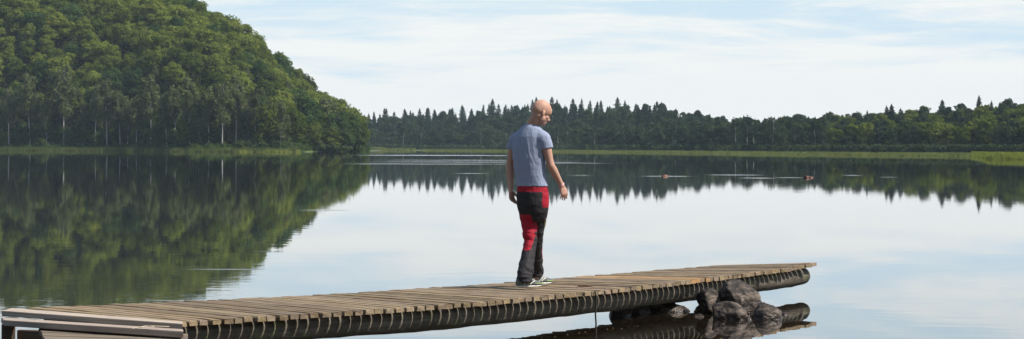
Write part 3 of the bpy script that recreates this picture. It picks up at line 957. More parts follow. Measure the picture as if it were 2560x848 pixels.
edges = [(98, 818.0, 470, 834.0), (96, 822.5, 468, 840), (104, 830, 464, 845.5), (106, 839, 462, 852), (112, 848.5, 460, 860), (118, 860, 458, 872), (120, 874, 458, 886)]
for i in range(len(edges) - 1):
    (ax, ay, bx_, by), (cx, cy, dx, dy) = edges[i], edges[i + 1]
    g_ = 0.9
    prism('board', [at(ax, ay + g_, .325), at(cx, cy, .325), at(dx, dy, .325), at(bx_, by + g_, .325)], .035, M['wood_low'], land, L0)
p = at(22, 808, .33)
def box_at(name, c_, sx_, sy_, z0, z1, rz, mat, parent, o0):
    bm = bmesh.new(); bmesh.ops.create_cube(bm, size=1)
    for v in bm.verts: v.co = Vector((v.co.x * sx_, v.co.y * sy_, v.co.z * (z1 - z0)))
    bmesh.ops.bevel(bm, geom=bm.edges[:], offset=.006, segments=2, affect='EDGES')
    o = bm_obj(name, bm, mat, parent)
    o.location = Vector((c_[0], c_[1], (z0 + z1) / 2)) - o0
    o.rotation_euler = (0, 0, rz)
    return o
pp = atd(21, 820, 15.45)
box_at('post', pp, .10, .10, -1.2, .338, .3, M['wood_dark'], land, L0)
q0, q1 = atd(42, 812, 15.52), atd(455, 838, 15.05)
jm = (q0 + q1) / 2; dv = q1 - q0
box_at('gap_shade_board', jm, dv.length * .98, .05, .08, .288, math.atan2(dv.y, dv.x), M['wood_dark'], land, L0)  # dark board, extended to stand in for the black shade in the gap
# cross bearer under the first planks of the jetty, beside the dark gap
q0, q1 = (fe[0] + Vector((0.0, 0.02, 0))), (be[0] + Vector((.05, -.03, 0)))
jm = (q0 + q1) / 2; dv = q1 - q0
box_at('bearer', jm, dv.length * .9, .06, .22, .326, math.atan2(dv.y, dv.x), M['wood_dark'], jetty, J0)

# straw on the lower beam, twigs on the deck
def twigs(name, c_, n, spread, length, mat, label, seed, rad=.003):
    rs = np.random.default_rng(seed); parts = []
    for _ in range(n):
        a = rs.uniform(0, 3.14); L = length * rs.uniform(.4, 1)
        o_ = Vector((rs.normal() * spread, rs.normal() * spread * .5, rs.uniform(.004, .02)))
        dd = Vector((math.cos(a) * L, math.sin(a) * L * .6, rs.uniform(-.005, .012)))
        parts.append(tube([o_ - dd / 2, o_ + Vector((0, 0, .006)), o_ + dd / 2], [rad, rad, rad * .5], 4))
    V_, F_ = join(parts)
    o = mesh_obj(name, V_, F_, mat, loc=c_)
    tag(o, label, name.replace('_', ' '))
twigs('dry_twigs', at(1459, 719, .357), 34, .035, .09, simple('twig_brown', (.10, .05, .03)), 'small heap of dry brown twigs lying on the jetty planks', 3)
s_m = simple('straw', (.5, .42, .30))
parts = [tube([Vector((-.11, -.03, .01)), Vector((0, 0, .02)), Vector((.12, .035, .012))], [.003] * 3, 4), tube([Vector((-.13, -.06, .006)), Vector((-.05, 0, .02)), Vector((.01, .04, .01))], [.003] * 3, 4)]
V_, F_ = join(parts)
o = mesh_obj('straw_stalk', V_, F_, s_m, loc=at(380, 822, .387)); tag(o, 'pale dry straw lying on the lower loose beam', 'straw')

# hanging rope
rp = []
top = fe[near_idx(1486)] + Vector((0, -.012, -.02))
for t in np.linspace(0, 1, 22):
    z = .35 - t * .75
    rp.append(Vector((top.x + .012 * math.sin(t * 6) + .006 * math.sin(t * 17) , top.y - .015 + .01 * math.sin(t * 9), z)))
V_, F_ = tube(rp, [.008] * 22, 6)
o = mesh_obj('rope', V_, F_, simple('rope_dark', (.03, .025, .022)), smooth=True); tag(o, 'dark wet rope hanging from the jetty edge straight into the water', 'rope')

# ---------------------------------------------------------------- rocks
def rock(name, c_, size, seed, mat, label, rz=0.0, cuts=11, cat='rock', group=None, tilt=(0, 0), pull=None):
    rs = np.random.default_rng(seed)
    N_ = rs.normal(size=(cuts, 3)); N_ /= np.linalg.norm(N_, axis=1, keepdims=True)
    Dd = rs.uniform(.66, 1.0, cuts)
    bm = bmesh.new(); bmesh.ops.create_icosphere(bm, subdivisions=5, radius=1)
    for v in bm.verts:
        d = np.array(v.co[:]); dt = N_ @ d
        k = np.where(dt > .05, Dd / np.maximum(dt, .05), 9)
        ks = np.sort(k)[:2]
        r = min(1.12, -math.log(math.exp(-ks[0] * 38) + math.exp(-ks[1] * 38)) / 38)
        dv = Vector(d)
        r += .07 * noise.noise(dv * 2.1 + Vector((seed, 0, 0))) + .05 * noise.noise(dv * 5 + Vector((0, seed, 0))) + .028 * noise.noise(dv * 11) + .014 * noise.noise(dv * 24)
        q = dv * r
        if pull:  # lean the top
            q.x += pull * max(q.z, 0) ** 1.3
        v.co = Vector((q.x * size[0], q.y * size[1], q.z * size[2]))
    o = bm_obj(name, bm, mat, smooth=True)
    o.location = c_; o.rotation_euler = (tilt[0], tilt[1], rz)
    tag(o, label, cat, group)
    return o
GR = 'rocks under the far part of the jetty'
def rk(px, py, Yd, *a, **k):
    return rock('rock', atd(px, py, Yd), *a, **k)
rk(1772, 757, 20.75, (.13, .13, .15), 3, M['rock'], 'tilted brown rock propped against the log, left of the tallest', group=GR, pull=-.25)
rk(1768, 790, 20.85, (.13, .14, .12), 13, M['rock'], 'dark wet rock carrying the tilted brown one', group=GR)
rk(1848, 757, 20.75, (.20, .17, .24), 24, M['rock'], 'tallest pointed rock, reaching up to the jetty planks', group=GR, pull=0.0, tilt=(0, -.15))
rk(1819, 796, 20.10, (.185, .17, .15), 5, M['rock'], 'lit rounded boulder in front, lower left of the tallest rock', group=GR)
rk(1909, 797, 20.15, (.17, .17, .145), 6, M['rock'], 'lit boulder in front, lower right of the tallest rock', group=GR, pull=.1)
rk(1880, 780, 20.75, (.12, .12, .14), 7, M['rock'], 'small dark rock squeezed behind the tallest one', group=GR)
rk(1632, 794, 21.0, (.36, .26, .19), 8, M['rock'], 'broad dark rock wholly in the shade beneath the jetty', group=GR)
rk(1551, 790, 20.35, (.10, .12, .15), 9, M['rock'], 'small dark outermost rock nearest the hanging rope', group=GR, tilt=(0, .3))
rk(1592, 792, 20.7, (.17, .15, .15), 10, M['rock'], 'dark rock between the outermost one and the broad one', group=GR)
rk(1536, 797, 20.6, (0.07, 0.07, 0.07), 41, M['rock'], 'small wet stone left of the outermost dark rock', group=GR)
rk(1705, 798, 20.9, (0.12, 0.1, 0.07), 42, M['rock'], 'low wet stone right of the broad shaded rock', group=GR)
rk(1744, 800, 20.3, (0.07, 0.07, 0.06), 43, M['rock'], 'low wet stone left of the front lit boulder', group=GR)
rk(1868, 806, 19.95, (0.055, 0.05, 0.05), 44, M['rock'], 'small wet stone wedged between the two front boulders', group=GR)
rk(1960, 792, 20.6, (0.05, 0.05, 0.045), 45, M['rock'], 'small wet stone at the right end of the rock pile', group=GR)
p = at(1662, 441.5, 0); rock('rock', p, (.18, .18, .13), 14, M['rock_red'], 'single small red stone poking out of the open lake', cuts=7)
e0 = at(2019, 445, 0)
rock('rock', e0 + Vector((-.08, 0, 0)), (.20, .18, .13), 15, M['rock_red'], 'left red-brown stone of the pair out in the lake', group='pair of stones out in the lake')
rock('rock', e0 + Vector((.16, .05, 0)), (.24, .2, .08), 16, M['rock_red'], 'flatter right stone of the pair out in the lake', group='pair of stones out in the lake')

# ---------------------------------------------------------------- the man
PD = 19.5
ORG = at(1326, 716, .36); ORG = Vector((ORG.x, ORG.y, 0.36))
def J(px, py, dd=0.0): return atd(px, py, PD + dd)

def capsule(bm, a, b, ra, rb, seg=14, flat=False):
    a, b = Vector(a), Vector(b)
    d = (b - a).normalized()
    L = (b - a).length
    prof = []
    if not flat:
        for t in np.linspace(-90, 0, 5)[:-1]: prof.append((ra * math.sin(R(t)), ra * math.cos(R(t)) + 1e-4))
    prof.append((0, ra))
    prof.append((L, rb))
    if not flat:
        for t in np.linspace(0, 90, 5)[1:]: prof.append((L + rb * math.sin(R(t)), rb * math.cos(R(t)) + 1e-4))
    loft(bm, [(a + d * h, r, r) for h, r in prof], d, seg)

def frame_of(d, ref):
    x = (ref - d * ref.dot(d)).normalized()
    return x, d.cross(x)

def loft(bm, rings, axis=None, seg=20, ref=None):
    """rings: (centre, half width along ref, half depth)"""
    RR = []
    n = len(rings)
    for i, (c_, rx, ry) in enumerate(rings):
        if axis is not None: d = axis
        else:
            d = (Vector(rings[min(i + 1, n - 1)][0]) - Vector(rings[max(i - 1, 0)][0])).normalized()
        rf = ref if ref is not None else (Vector((1, 0, 0)) if abs(d.x) < .9 else Vector((0, 1, 0)))
        x, y = frame_of(d, rf)
        RR.append([bm.verts.new(Vector(c_) + x * math.cos(2 * math.pi * k / seg) * rx + y * math.sin(2 * math.pi * k / seg) * ry) for k in range(seg)])
    for a, b in zip(RR, RR[1:]):
        for k in range(seg): bm.faces.new((a[k], a[(k + 1) % seg], b[(k + 1) % seg], b[k]))
    bm.faces.new(RR[0][::-1]); bm.faces.new(RR[-1])

def ellip(bm, c_, r, rot=None, sub=3):
    Mx = Matrix.Translation(Vector(c_)) @ (rot.to_4x4() if rot is not None else Matrix()) @ Matrix.Diagonal((r[0], r[1], r[2], 1))
    bmesh.ops.create_icosphere(bm, subdivisions=sub, radius=1, matrix=Mx)

def remesh(bm, voxel, smooth_it=4, factor=.5):
    bmesh.ops.recalc_face_normals(bm, faces=bm.faces)
    me = bpy.data.meshes.new('tmp'); bm.to_mesh(me); bm.free()
    o = bpy.data.objects.new('tmp', me); COL.objects.link(o)
    r = o.modifiers.new('r', 'REMESH'); r.mode = 'VOXEL'; r.voxel_size = voxel
    s = o.modifiers.new('s', 'SMOOTH'); s.iterations = smooth_it; s.factor = factor
    dg = bpy.context.evaluated_depsgraph_get()
    out = bpy.data.meshes.new_from_object(o.evaluated_get(dg))
    bpy.data.objects.remove(o); bpy.data.meshes.remove(me)
    return out

def finish(name, me, mats, parent, o0):
    me.materials.clear()
    for m_ in (mats if isinstance(mats, (list, tuple)) else [mats]): me.materials.append(m_)
    me.transform(Matrix.Translation(-o0))
    me.polygons.foreach_set('use_smooth', np.ones(len(me.polygons), dtype=bool))
    me.name = name
    o = bpy.data.objects.new(name, me); COL.objects.link(o); o.parent = parent
    return o

TA = R(30)
Rv = Vector((math.cos(TA), -math.sin(TA), 0)); Fv = Vector((math.sin(TA), math.cos(TA), 0))

# joints
sh_r, el_r, wr_r = J(1360, 345, -.09), J(1377, 414, -.10), J(1404, 463, -.02)
sh_l, el_l, wr_l = J(1289, 348, .09), J(1274, 412, .12), J(1277, 474, .06)
hip_l, kn_l, an_l = J(1317, 500, .05), J(1326, 606, -.02), J(1311, 702, -.22)
hip_r, kn_r, an_r = J(1349, 500, -.02), J(1340, 602, .16), J(1338, 690, .36)
neckb = J(1330, 318, 0.01)
# skin
def skin_mat():
    m, g = new_mat('skin')
    n = g.noise(g.obj(), 18, 4)
    c = g.mix(n, (.37, .20, .14), (.50, .29, .21))
    g.out(g.bsdf(c, .6, None, .4, **{'Subsurface Weight': .12, 'Subsurface Radius': (.02, .008, .004), 'Subsurface Scale': .5}))
    return m
M['skin'] = skin_mat()
person = empty('person', ORG)
tag(person, 'bald man in grey-blue t-shirt and red-black trousers walking along the jetty, looking down', 'person')

bm = bmesh.new()
# torso core
tor = [(312, 1331, .058, .058), (322, 1329, .085, .065), (332, 1326, .15, .075), (345, 1325, .168, .09), (370, 1323, .165, .1), (400, 1323, .155, .1), (430, 1326, .14, .09), (465, 1331, .145, .095), (490, 1332, .15, .1), (520, 1332, .13, .1)]
loft(bm, [(J(x, y), a, b) for y, x, a, b in tor], Vector((0, 0, -1)), 24, Rv)
for s, e_, w_ in ((sh_r, el_r, wr_r), (sh_l, el_l, wr_l)):
    m1 = s.lerp(e_, .45)
    loft(bm, [(s.lerp(e_, -.05), .045, .045), (s, .052, .052), (m1, .047, .047), (s.lerp(e_, .8), .038, .038), (e_, .039, .039), (e_.lerp(w_, .25), .041, .041), (e_.lerp(w_, .65), .031, .031), (w_, .024, .028), (e_.lerp(w_, 1.12), .022, .026)], None, 16)
    ellip(bm, e_, (.038, .038, .038))
for h_, k_, a_ in ((hip_l, kn_l, an_l), (hip_r, kn_r, an_r)):
    loft(bm, [(h_ + Vector((0, 0, .03)), .07, .07), (h_, .078, .078), (h_.lerp(k_, .5), .065, .065), (k_, .048, .048)], None, 16)
    loft(bm, [(k_, .048, .048), (k_.lerp(a_, .35), .05, .05), (k_.lerp(a_, .8), .034, .034), (a_ + Vector((0, 0, -.02)), .034, .034)], None, 16)
    ellip(bm, k_, (.05, .05, .05))
    ellip(bm, a_ + Vector((.045, .027, -.035)), (.07, .026, .018), Matrix.Rotation(R(32), 3, 'Z'))
# hands: palm, four fingers, thumb
def hand(w_, d, side, palm_n, curl):
    """w_ wrist, d pointing direction, side = thumb side vector, palm_n palm normal"""
    d = d.normalized(); side = (side - d * side.dot(d)).normalized(); pn = d.cross(side)
    if pn.dot(palm_n) < 0: pn = -pn
    loft(bm, [(w_, .024, .02), (w_ + d * .03, .034, .019), (w_ + d * .065, .042, .017), (w_ + d * .092, .040, .015), (w_ + d * .102, .034, .010)], None, 16, side)
    lens = [.068, .077, .072, .056]
    for i, L in enumerate(lens):
        off = (.031 - .0205 * i)
        b0 = w_ + d * (.088 - .004 * abs(i - 1)) + side * off
        dir_ = (d + side * (.10 - .07 * i)).normalized()
        c1 = curl * (1 + .15 * i)
        p = b0; dd = dir_
        segs = [L * .45, L * .32, L * .23]; rr = [.0095, .0088, .008, .0072]
        for k in range(3):
            dd = (dd * math.cos(c1) + pn * math.sin(c1)).normalized()
            q = p + dd * segs[k]
            capsule(bm, p, q, rr[k], rr[k + 1], 10)
            p = q
        c1 = curl
    p = w_ + d * .028 + side * .024
    t1 = (d * .72 + side * .62 + pn * .3).normalized(); t2 = (d * .92 + side * .25 + pn * .35).normalized()
    capsule(bm, p, p + t1 * .042, .013, .011, 10); capsule(bm, p + t1 * .042, p + t1 * .042 + t2 * .034, .011, .009, 10); capsule(bm, p + t1 * .042 + t2 * .034, p + t1 * .042 + t2 * .058, .009, .0075, 10)
hand(wr_r, Vector((.28, .05, -.95)), Vector((.75, .62, .1)), Vector((-.6, .6, 0)), .30)
hand(wr_l, Vector((.12, .10, -1.0)), Vector((.55, .75, 0)), Vector((.8, -.4, 0)), .36)
# neck and head
head_c = J(1354, 281, -.02)
yaw, pitch = R(22), R(27)     # looks to the right, a little away from the camera, and down
hf = Vector((math.cos(yaw), math.sin(yaw), 0))
HR = Matrix.Rotation(yaw, 3, 'Z') @ Matrix.Rotation(pitch, 3, 'Y')
def H(x, y, z): return head_c + HR @ Vector((x, y, z))
def hel(x, y, z, a, b, c_, pit=0):
    ellip(bm, H(x, y, z), (a, b, c_), HR @ Matrix.Rotation(pit, 3, 'Y'))
loft(bm, [(neckb + Vector((-.01, 0, -.05)), .075, .075), (neckb, .064, .062), (neckb.lerp(H(-.035, 0, -.06), .6), .056, .056), (H(-.03, 0, -.03), .058, .056)], None, 20)
hel(-.012, 0, .030, .100, .076, .090)            # cranium
hel(-.035, 0, .015, .076, .072, .078)            # back of the skull
hel(.045, 0, .030, .050, .060, .060)             # forehead
hel(.030, 0, -.045, .055, .055, .065)            # mid face
hel(.045, 0, -.085, .040, .040, .032)            # jaw
hel(.068, 0, -.100, .019, .022, .017)            # chin
for s in (-1, 1):
    hel(.005, s * .048, -.055, .045, .018, .035, .5)     # jaw corners
    hel(.058, s * .034, -.028, .022, .020, .018)         # cheek bones
    hel(.075, s * .026, .014, .020, .026, .009)          # brows
    hel(.074, s * .029, -.004, .011, .013, .010)         # eye balls under the brow
    hel(-.005, s * .077, -.018, .016, .007, .030, -.15)  # ears
    hel(-.012, s * .083, -.016, .011, .006, .024, -.15)
    hel(.090, s * .010, -.040, .010, .008, .008)         # nostrils
loft(bm, [(H(.078, 0, .010), .008, .010), (H(.093, 0, -.014), .010, .011), (H(.109, 0, -.036), .012, .012), (H(.100, 0, -.046), .008, .010)], None, 12)
hel(.084, 0, -.065, .012, .022, .0055)           # upper lip
hel(.081, 0, -.077, .012, .019, .006)            # lower lip
body_me = remesh(bm, .0045, 5, .5)
body = finish('body', body_me, M['skin'], person, ORG)
# stubble shade on scalp and jaw: short hair of its own colour
m, g = new_mat('stubble_skin')
n = g.noise(g.obj(), 30, 4)
g.out(g.bsdf(g.mix(n, (.31, .175, .125), (.40, .24, .18)), .6, spec=.3))
body.data.materials.append(m)
m2, g = new_mat('brow_hair'); g.out(g.bsdf((.10, .06, .04), .7)); body.data.materials.append(m2)
inv = HR.transposed()
for p in body.data.polygons:
    w = Vector(p.center) + ORG
    l = inv @ (w - head_c)
    if l.length > .16: continue
    if False and (l.x < .02 and l.z < .055 and l.z > -.06 and abs(l.y) > .0 and not (abs(l.y) > .074)) and l.x > -.14 and (l.z > -.02 or l.x > -.02): p.material_index = 1
    if l.x > .0 and l.z < -.058 and not (abs(l.y) < .02 and -.082 < l.z < -.058 and l.x > .07): p.material_index = 1
    if l.x > .07 and .010 < l.z < .020 and abs(l.y) > .01: p.material_index = 2

# t-shirt
def cloth_noise(me, amp, freq, o0=Vector((0, 0, 0)), stretch=(1, 1, 1), extra=None):
    me.update()
    nn = [v.normal.copy() for v in me.vertices]
    for v, n_ in zip(me.vertices, nn):
        q = Vector((v.co.x * stretch[0], v.co.y * stretch[1], v.co.z * stretch[2]))
        f = noise.noise(q * freq) + .5 * noise.noise(q * freq * 2.3 + Vector((3, 1, 7)))
        a = amp
        if extra: a *= extra(v.co)
        v.co = v.co + n_ * f * a
m, g = new_mat('shirt_cotton')
n1 = g.noise(g.obj(), 160, 3); n2 = g.noise(g.mapping(g.obj(), (9, 9, 3), rot=(.2, .5, 0)), 1.0, 3, .6, .5)
c = g.mix(g.rng(n1, .35, .65), (.215, .25, .35), (.29, .325, .425))
g.out(g.bsdf(c, .9, g.bump(g.math('ADD', n2, g.math('MULTIPLY', n1, .05)), .8, .03), .15, **{'Sheen Weight': .15}))
M['shirt'] = m
bm = bmesh.new()
shirt = [(311, 1329, .062, .066), (316, 1328, .085, .078), (322, 1327, .115, .088), (330, 1325, .145, .096), (341, 1324, .162, .11), (365, 1322.5, .174, .12), (395, 1322, .172, .125), (425, 1325, .165, .118), (450, 1329, .163, .118), (466, 1331, .166, .122)]
loft(bm, [(J(x, y), a, b) for y, x, a, b in shirt], Vector((0, 0, -1)), 32, Rv)
for s, e_ in ((sh_r, el_r), (sh_l, el_l)):
    t = .40
    nb = J(1329, 324)
    capsule(bm, nb.lerp(s, .15), s + Vector((0, 0, -.004)), .060, .064, 20)
    capsule(bm, nb.lerp(s, .5) + Vector((0, 0, -.03)), s + Vector((0, 0, -.02)), .075, .066, 20)
    loft(bm, [(s + Vector((0, 0, -.002)), .063, .063), (s.lerp(e_, .22), .066, .062), (s.lerp(e_, t), .066, .061)], None, 20)
me = remesh(bm, .007, 5, .5)
def ex(co):
    return .5 + 1.2 * max(0, min(1, (1.25 - co.z) / .35))
cloth_noise(me, .013, 8, stretch=(1, 1, .35), extra=lambda co: .35 + 1.0 * max(0, min(1, (1.30 - co.z) / .4)))
cloth_noise(me, .0045, 22, stretch=(.5, .5, 1), extra=lambda co: .3 + 1.3 * max(0, min(1, (1.12 - co.z) / .2)))
# hem and cuffs get cut flat
finish('t_shirt', me, M['shirt'], person, ORG)

# trousers
def tcloth(name, col):
    m, g = new_mat(name)
    n1 = g.noise(g.obj(), 26, 4, .6, .6)
    n2 = g.noise(g.obj(), 300, 2)
    c = g.mix(n1, tuple(q * .8 for q in col), tuple(q * 1.25 for q in col))
    g.out(g.bsdf(c, .72, g.bump(g.math('ADD', n1, g.math('MULTIPLY', n2, .05)), .7, .014), .25))
    return m
M['tr_black'] = tcloth('trouser_black', (.022, .020, .022))
M['tr_red'] = tcloth('trouser_red', (.30, .008, .022))
M['tr_zip'] = simple('trouser_trim', (.30, .24, .08))
bm = bmesh.new()
wst = [(458, 1330.5, .152, .115), (475, 1331.5, .160, .125), (492, 1332, .166, .135), (510, 1332, .165, .138), (530, 1333, .150, .124), (545, 1334, .125, .10), (556, 1334, .09, .07)]
loft(bm, [(J(x, y), a, b) for y, x, a, b in wst], Vector((0, 0, -1)), 28, Rv)
def leg(h_, k_, a_, r0=.090):
    low = a_ + Vector((0, 0, .035))
    loft(bm, [(h_ + Vector((0, 0, .02)), r0, r0), (h_.lerp(k_, .3), r0 * .98, r0), (h_.lerp(k_, .65), .074, .080), (k_, .065, .072), (k_.lerp(low, .25), .066, .073), (k_.lerp(low, .55), .070, .076), (k_.lerp(low, .85), .080, .084), (low + Vector((0, 0, -.02)), .078, .084), (low + Vector((0, 0, -.045)), .070, .078)], None, 22)
leg(hip_l, kn_l, an_l); leg(hip_r, kn_r, an_r, .094)
me = remesh(bm, .006, 5, .5)
zk = .5
def exl(co):
    z = co.z - .36
    return .5 + 1.8 * math.exp(-((z - .50) / .13) ** 2) + 2.4 * max(0, min(1, (.32 - z) / .2))
cloth_noise(me, .0052, 11, stretch=(1, 1, 1.9), extra=exl)
tr = finish('trousers', me, [M['tr_black'], M['tr_red'], M['tr_zip']], person, ORG)
def px_of(w):
    x, y = w.x / w.y * F, (CAM_H - w.z) / w.y * F
    return 1280 + x * math.cos(TH) - y * math.sin(TH), 368 + x * math.sin(TH) + y * math.cos(TH)
def seg_dist(w, a, b):
    t = max(0, min(1, (w - a).dot(b - a) / (b - a).length_squared))
    return (w - a.lerp(b, t)).length, t
hz0 = hip_l.z
for p in tr.data.polygons:
    w = Vector(p.center) + ORG
    z = w.z
    n = p.normal
    mi = 0
    zt = z
    lat = (w - J(1332, 470)).dot(Rv)
    dl, tl = seg_dist(w, hip_l, kn_l); dr, tr_ = seg_dist(w, hip_r, kn_r)
    dls, _ = seg_dist(w, kn_l, an_l); drs, _ = seg_dist(w, kn_r, an_r)
    left = min(dl, dls) < min(dr, drs)
    z465, z480, z535, z625 = [J(1330, q).z for q in (465, 479, 536, 624)]
    if z > z480: mi = 1
    elif z > z535:
        if lat > .143 and n.dot(Rv) > .25 and z > J(1330, 518).z: mi = 1     # red hip panel on the right
        elif lat < -.13 and n.dot(Rv) < -.9: mi = 0
    elif z > z625:
        # back of the thigh red, outer right side black
        out = n.dot(Rv)
        if left: mi = 1 if (w - hip_l.lerp(kn_l, tl)).dot(Rv) < .105 - .045 * tl else 0
        else: mi = 1 if (w - hip_r.lerp(kn_r, tr_)).dot(Rv) < .0 - .05 * tr_ and n.dot(Fv) < .3 else 0
    elif z > J(1330, 655).z and not left and n.dot(Fv) > .2: mi = 1
    p.material_index = mi
# zip pull and thigh zip on the outer right leg
bm = bmesh.new()
a0 = hip_r.lerp(kn_r, .30) + Rv * .094 - Fv * .02; a1 = hip_r.lerp(kn_r, .62) + Rv * .088 - Fv * .02
capsule(bm, a0, a1, .004, .004, 8)
bmesh.ops.translate(bm, verts=bm.verts, vec=-ORG)
bm_obj('zip', bm, M['tr_zip'], person)

# belt of the shoes
M['sh_white'] = simple('shoe_white', (.62, .62, .58), .6)
M['sh_grey'] = simple('shoe_mesh', (.10, .11, .10), .8, 60, .5)
M['sh_green'] = simple('shoe_green', (.30, .45, .12), .6)
M['sh_teal'] = simple('shoe_teal', (.10, .40, .36), .6)
def shoe(an, ang, z0):
    """running shoe; x forward"""
    base = Vector((an.x, an.y, z0))
    e_ = bpy.data.objects.new('shoe', None)
    Lh = .30
    Rz = Matrix.Rotation(ang, 4, 'Z')
    def add(nm, bm, mat, par, sub=1):
        bmesh.ops.transform(bm, verts=bm.verts, matrix=Matrix.Translation(base - ORG) @ Rz)
        bmesh.ops.recalc_face_normals(bm, faces=bm.faces)
        o = bm_obj(nm, bm, mat, par, smooth=True)
        s = o.modifiers.new('s', 'SUBSURF'); s.levels = 1; s.render_levels = 1
        return o
    # upper: rings along x, cross sections are half ellipses
    prof = [(-.072, .024, .060), (-.062, .034, .085), (-.03, .038, .098), (.01, .039, .095), (.05, .041, .080), (.095, .047, .064), (.14, .048, .050), (.18, .042, .040), (.207, .026, .028), (.216, .012, .020)]
    bm = bmesh.new(); RR = []
    for x, wy, h in prof:
        ring = []
        for k in range(13):
            t = math.pi * k / 12
            ring.append(bm.verts.new((x, wy * math.cos(t) * (1 - .25 * math.sin(t) * (x < .06)), .022 + (h - .0) * math.sin(t) ** .8)))
        RR.append(ring)
    for a, b in zip(RR, RR[1:]):
        for k in range(12): bm.faces.new((a[k], a[k + 1], b[k + 1], b[k]))
        bm.faces.new((a[0], b[0], b[12], a[12]))
    bm.faces.new(RR[0]); bm.faces.new(RR[-1][::-1])
    up = add('shoe', bm, M['sh_grey'], person)
    # sole
    out = [(-.080, .018), (-.07, .034), (-.03, .041), (.02, .039), (.06, .041), (.11, .050), (.15, .051), (.19, .043), (.214, .026), (.222, .010)]
    ol = [(x, w) for x, w in out] + [(x, -w) for x, w in out[::-1]]
    bm = bmesh.new()
    def rocker(x): return .012 * max(0, (x - .14) / .08) ** 2
    lo = [bm.verts.new((x, y * .93, rocker(x))) for x, y in ol]; hi = [bm.verts.new((x, y, .030 + rocker(x) + .006 * (x < 0))) for x, y in ol]
    n = len(ol)
    for k in range(n): bm.faces.new((lo[k], lo[(k + 1) % n], hi[(k + 1) % n], hi[k]))
    bm.faces.new(lo[::-1]); bm.faces.new(hi)
    add('sole', bm, M['sh_white'], up)
    # laces, side stripes, green trim
    def hsurf(x):
        return float(np.interp(x, [q[0] for q in prof], [q[2] for q in prof])) + .022, float(np.interp(x, [q[0] for q in prof], [q[1] for q in prof]))
    bm = bmesh.new()
    for x in (.055, .075, .095, .115):
        h, w = hsurf(x)
        capsule(bm, (x, -.022, h * .93), (x + .006, 0, h + .003), .004, .004, 6); capsule(bm, (x + .006, 0, h + .003), (x, .022, h * .93), .004, .004, 6)
    add('laces', bm, M['sh_white'], up)
    for sgn in (-1, 1):
        bm = bmesh.new()
        for (x0, x1) in ((.03, .09), (.06, .12), (-.01, .05)):
            h0, w0 = hsurf(x0); h1, w1 = hsurf(x1)
            capsule(bm, (x0, sgn * (w0 + .001), .038), ((x0 + x1) / 2, sgn * (w0 * .97 + .003), .06), .005, .005, 6)
            capsule(bm, ((x0 + x1) / 2, sgn * (w0 * .97 + .003), .06), (x1, sgn * w1 * .55, h1 * .88), .005, .004, 6)
        add('side_stripe', bm, M['sh_white'], up)
    bm = bmesh.new()
    for k in range(7):
        x = .125 + .014 * k; h, w = hsurf(x)
        capsule(bm, (x, -w - .001, .040), (x + .014, -hsurf(x + .014)[1] - .001, .040), .0035, .0035, 6)
    add('trim', bm, M['sh_green'], up)
    bm = bmesh.new(); capsule(bm, (.03, -.02, .118), (.035, .02, .118), .012, .012, 8)
    add('tongue', bm, M['sh_teal'], up)
deck_z = .360
shoe(Vector((an_l.x - .015, an_l.y, 0)), R(30), deck_z - .001)
shoe(Vector((an_r.x - .01, an_r.y, 0)), R(34), deck_z - .012)
# wrist band on the right arm
bm = bmesh.new()
d = (wr_r - el_r).normalized()
loft(bm, [(wr_r - d * .012, .030, .0335), (wr_r, .0305, .034), (wr_r + d * .002, .030, .034)], d, 20)
bmesh.ops.translate(bm, verts=bm.verts, vec=-ORG)
bm_obj('wristband', bm, simple('band_pink', (.62, .35, .36)), person, smooth=True)

# ---------------------------------------------------------------- light
EL, AZ = R(50), R(-18)      # azimuth measured from +X towards +Y (negative: towards the camera)
sd = Vector((math.cos(EL) * math.cos(AZ), math.cos(EL) * math.sin(AZ), math.sin(EL)))
L = bpy.data.lights.new('sun', 'SUN'); L.energy = 5.0; L.angle = R(.53); L.color = (1.0, .95, .87)
lo = bpy.data.objects.new('sun', L); COL.objects.link(lo)
lo.rotation_euler = sd.to_track_quat('Z', 'Y').to_euler()

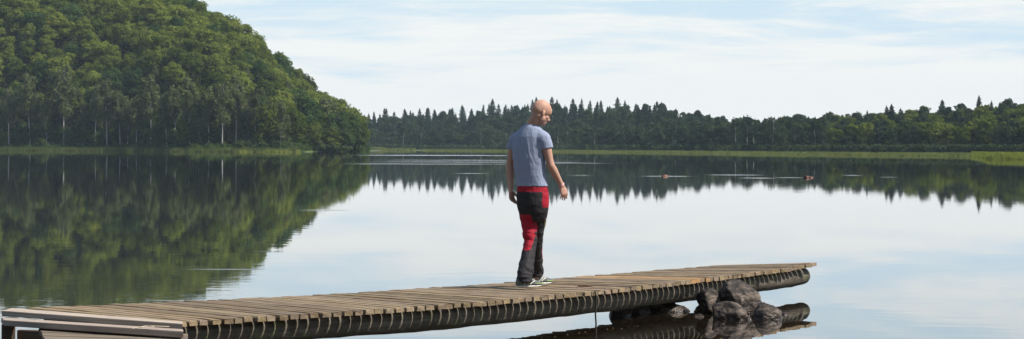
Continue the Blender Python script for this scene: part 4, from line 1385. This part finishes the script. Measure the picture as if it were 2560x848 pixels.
w = bpy.data.worlds.new('World'); scene.world = w; w.use_nodes = True
w.node_tree.nodes.clear(); g = G(w.node_tree)
sky = g.node('ShaderNodeTexSky', sky_type='NISHITA', sun_disc=False)
sky.sun_elevation = EL
sky.sun_rotation = math.pi / 2 - AZ
sky.air_density = 1.2; sky.dust_density = 0.8; sky.ozone_density = 1.0
co = g.node('ShaderNodeTexCoord').outputs['Generated']
sp = g.node('ShaderNodeSeparateXYZ'); g.l.new(co, sp.inputs[0])
az = g.math('ARCTAN2', sp.outputs[0], sp.outputs[1])
el = g.math('ARCSINE', sp.outputs[2])
cv = g.node('ShaderNodeCombineXYZ')
g.set(cv.inputs[0], az); g.set(cv.inputs[1], g.math('MULTIPLY', el, 7.0)); g.set(cv.inputs[2], 0.35)
n1 = g.noise(cv.outputs[0], 5.5, 5, .55, .8)
cv2 = g.node('ShaderNodeCombineXYZ')
g.set(cv2.inputs[0], az); g.set(cv2.inputs[1], g.math('MULTIPLY', el, 13.0)); g.set(cv2.inputs[2], 4.1)
n2 = g.noise(cv2.outputs[0], 18, 5, .65, .5)
base = g.math('ADD', g.math('MULTIPLY', n1, .72), g.math('MULTIPLY', n2, .28))
elf = g.rng(el, 0.005, 0.075, 0.24, 0.0)          # whiter towards the horizon
hi = g.rng(el, 0.12, 0.5, 0, -0.30)
cl = g.rng(g.math('ADD', g.math('ADD', base, elf), hi), .45, .64, 0, 1, True)
sk = g.node('ShaderNodeVectorMath', operation='SCALE'); g.l.new(sky.outputs[0], sk.inputs[0]); sk.inputs['Scale'].default_value = 0.10
veil = g.mix(g.rng(el, 0.05, 0.4, .85, .05), sk.outputs[0], (.49, .63, .75))     # thin high veil
col = g.mix(cl, veil, (.705, .722, .710))
bg = g.node('ShaderNodeBackground'); g.l.new(col, bg.inputs[0]); bg.inputs[1].default_value = 1.0
wo = g.node('ShaderNodeOutputWorld'); g.l.new(bg.outputs[0], wo.inputs[0])

# ---------------------------------------------------------------- camera and render settings
cam = bpy.data.cameras.new('camera'); co_ = bpy.data.objects.new('camera', cam); COL.objects.link(co_)
cam.sensor_width = 36; cam.lens = F / 2560 * 36; cam.shift_y = -56 / 2560
cam.clip_end = 6000; cam.clip_start = .1
c, s = math.cos(TH), math.sin(TH)
co_.matrix_world = Matrix(((c, -s, 0, 0), (0, 0, -1, 0), (s, c, 0, CAM_H), (0, 0, 0, 1)))
scene.camera = co_
scene.view_settings.view_transform = 'Standard'
scene.view_settings.look = 'None'
scene.view_settings.exposure = 0.40
scene.view_settings.gamma = 1
print('trees', len(cells), 'spruces', n_sp, 'far broad', n_bl, 'jetty length', flen, 'left spacing', flen / NP)
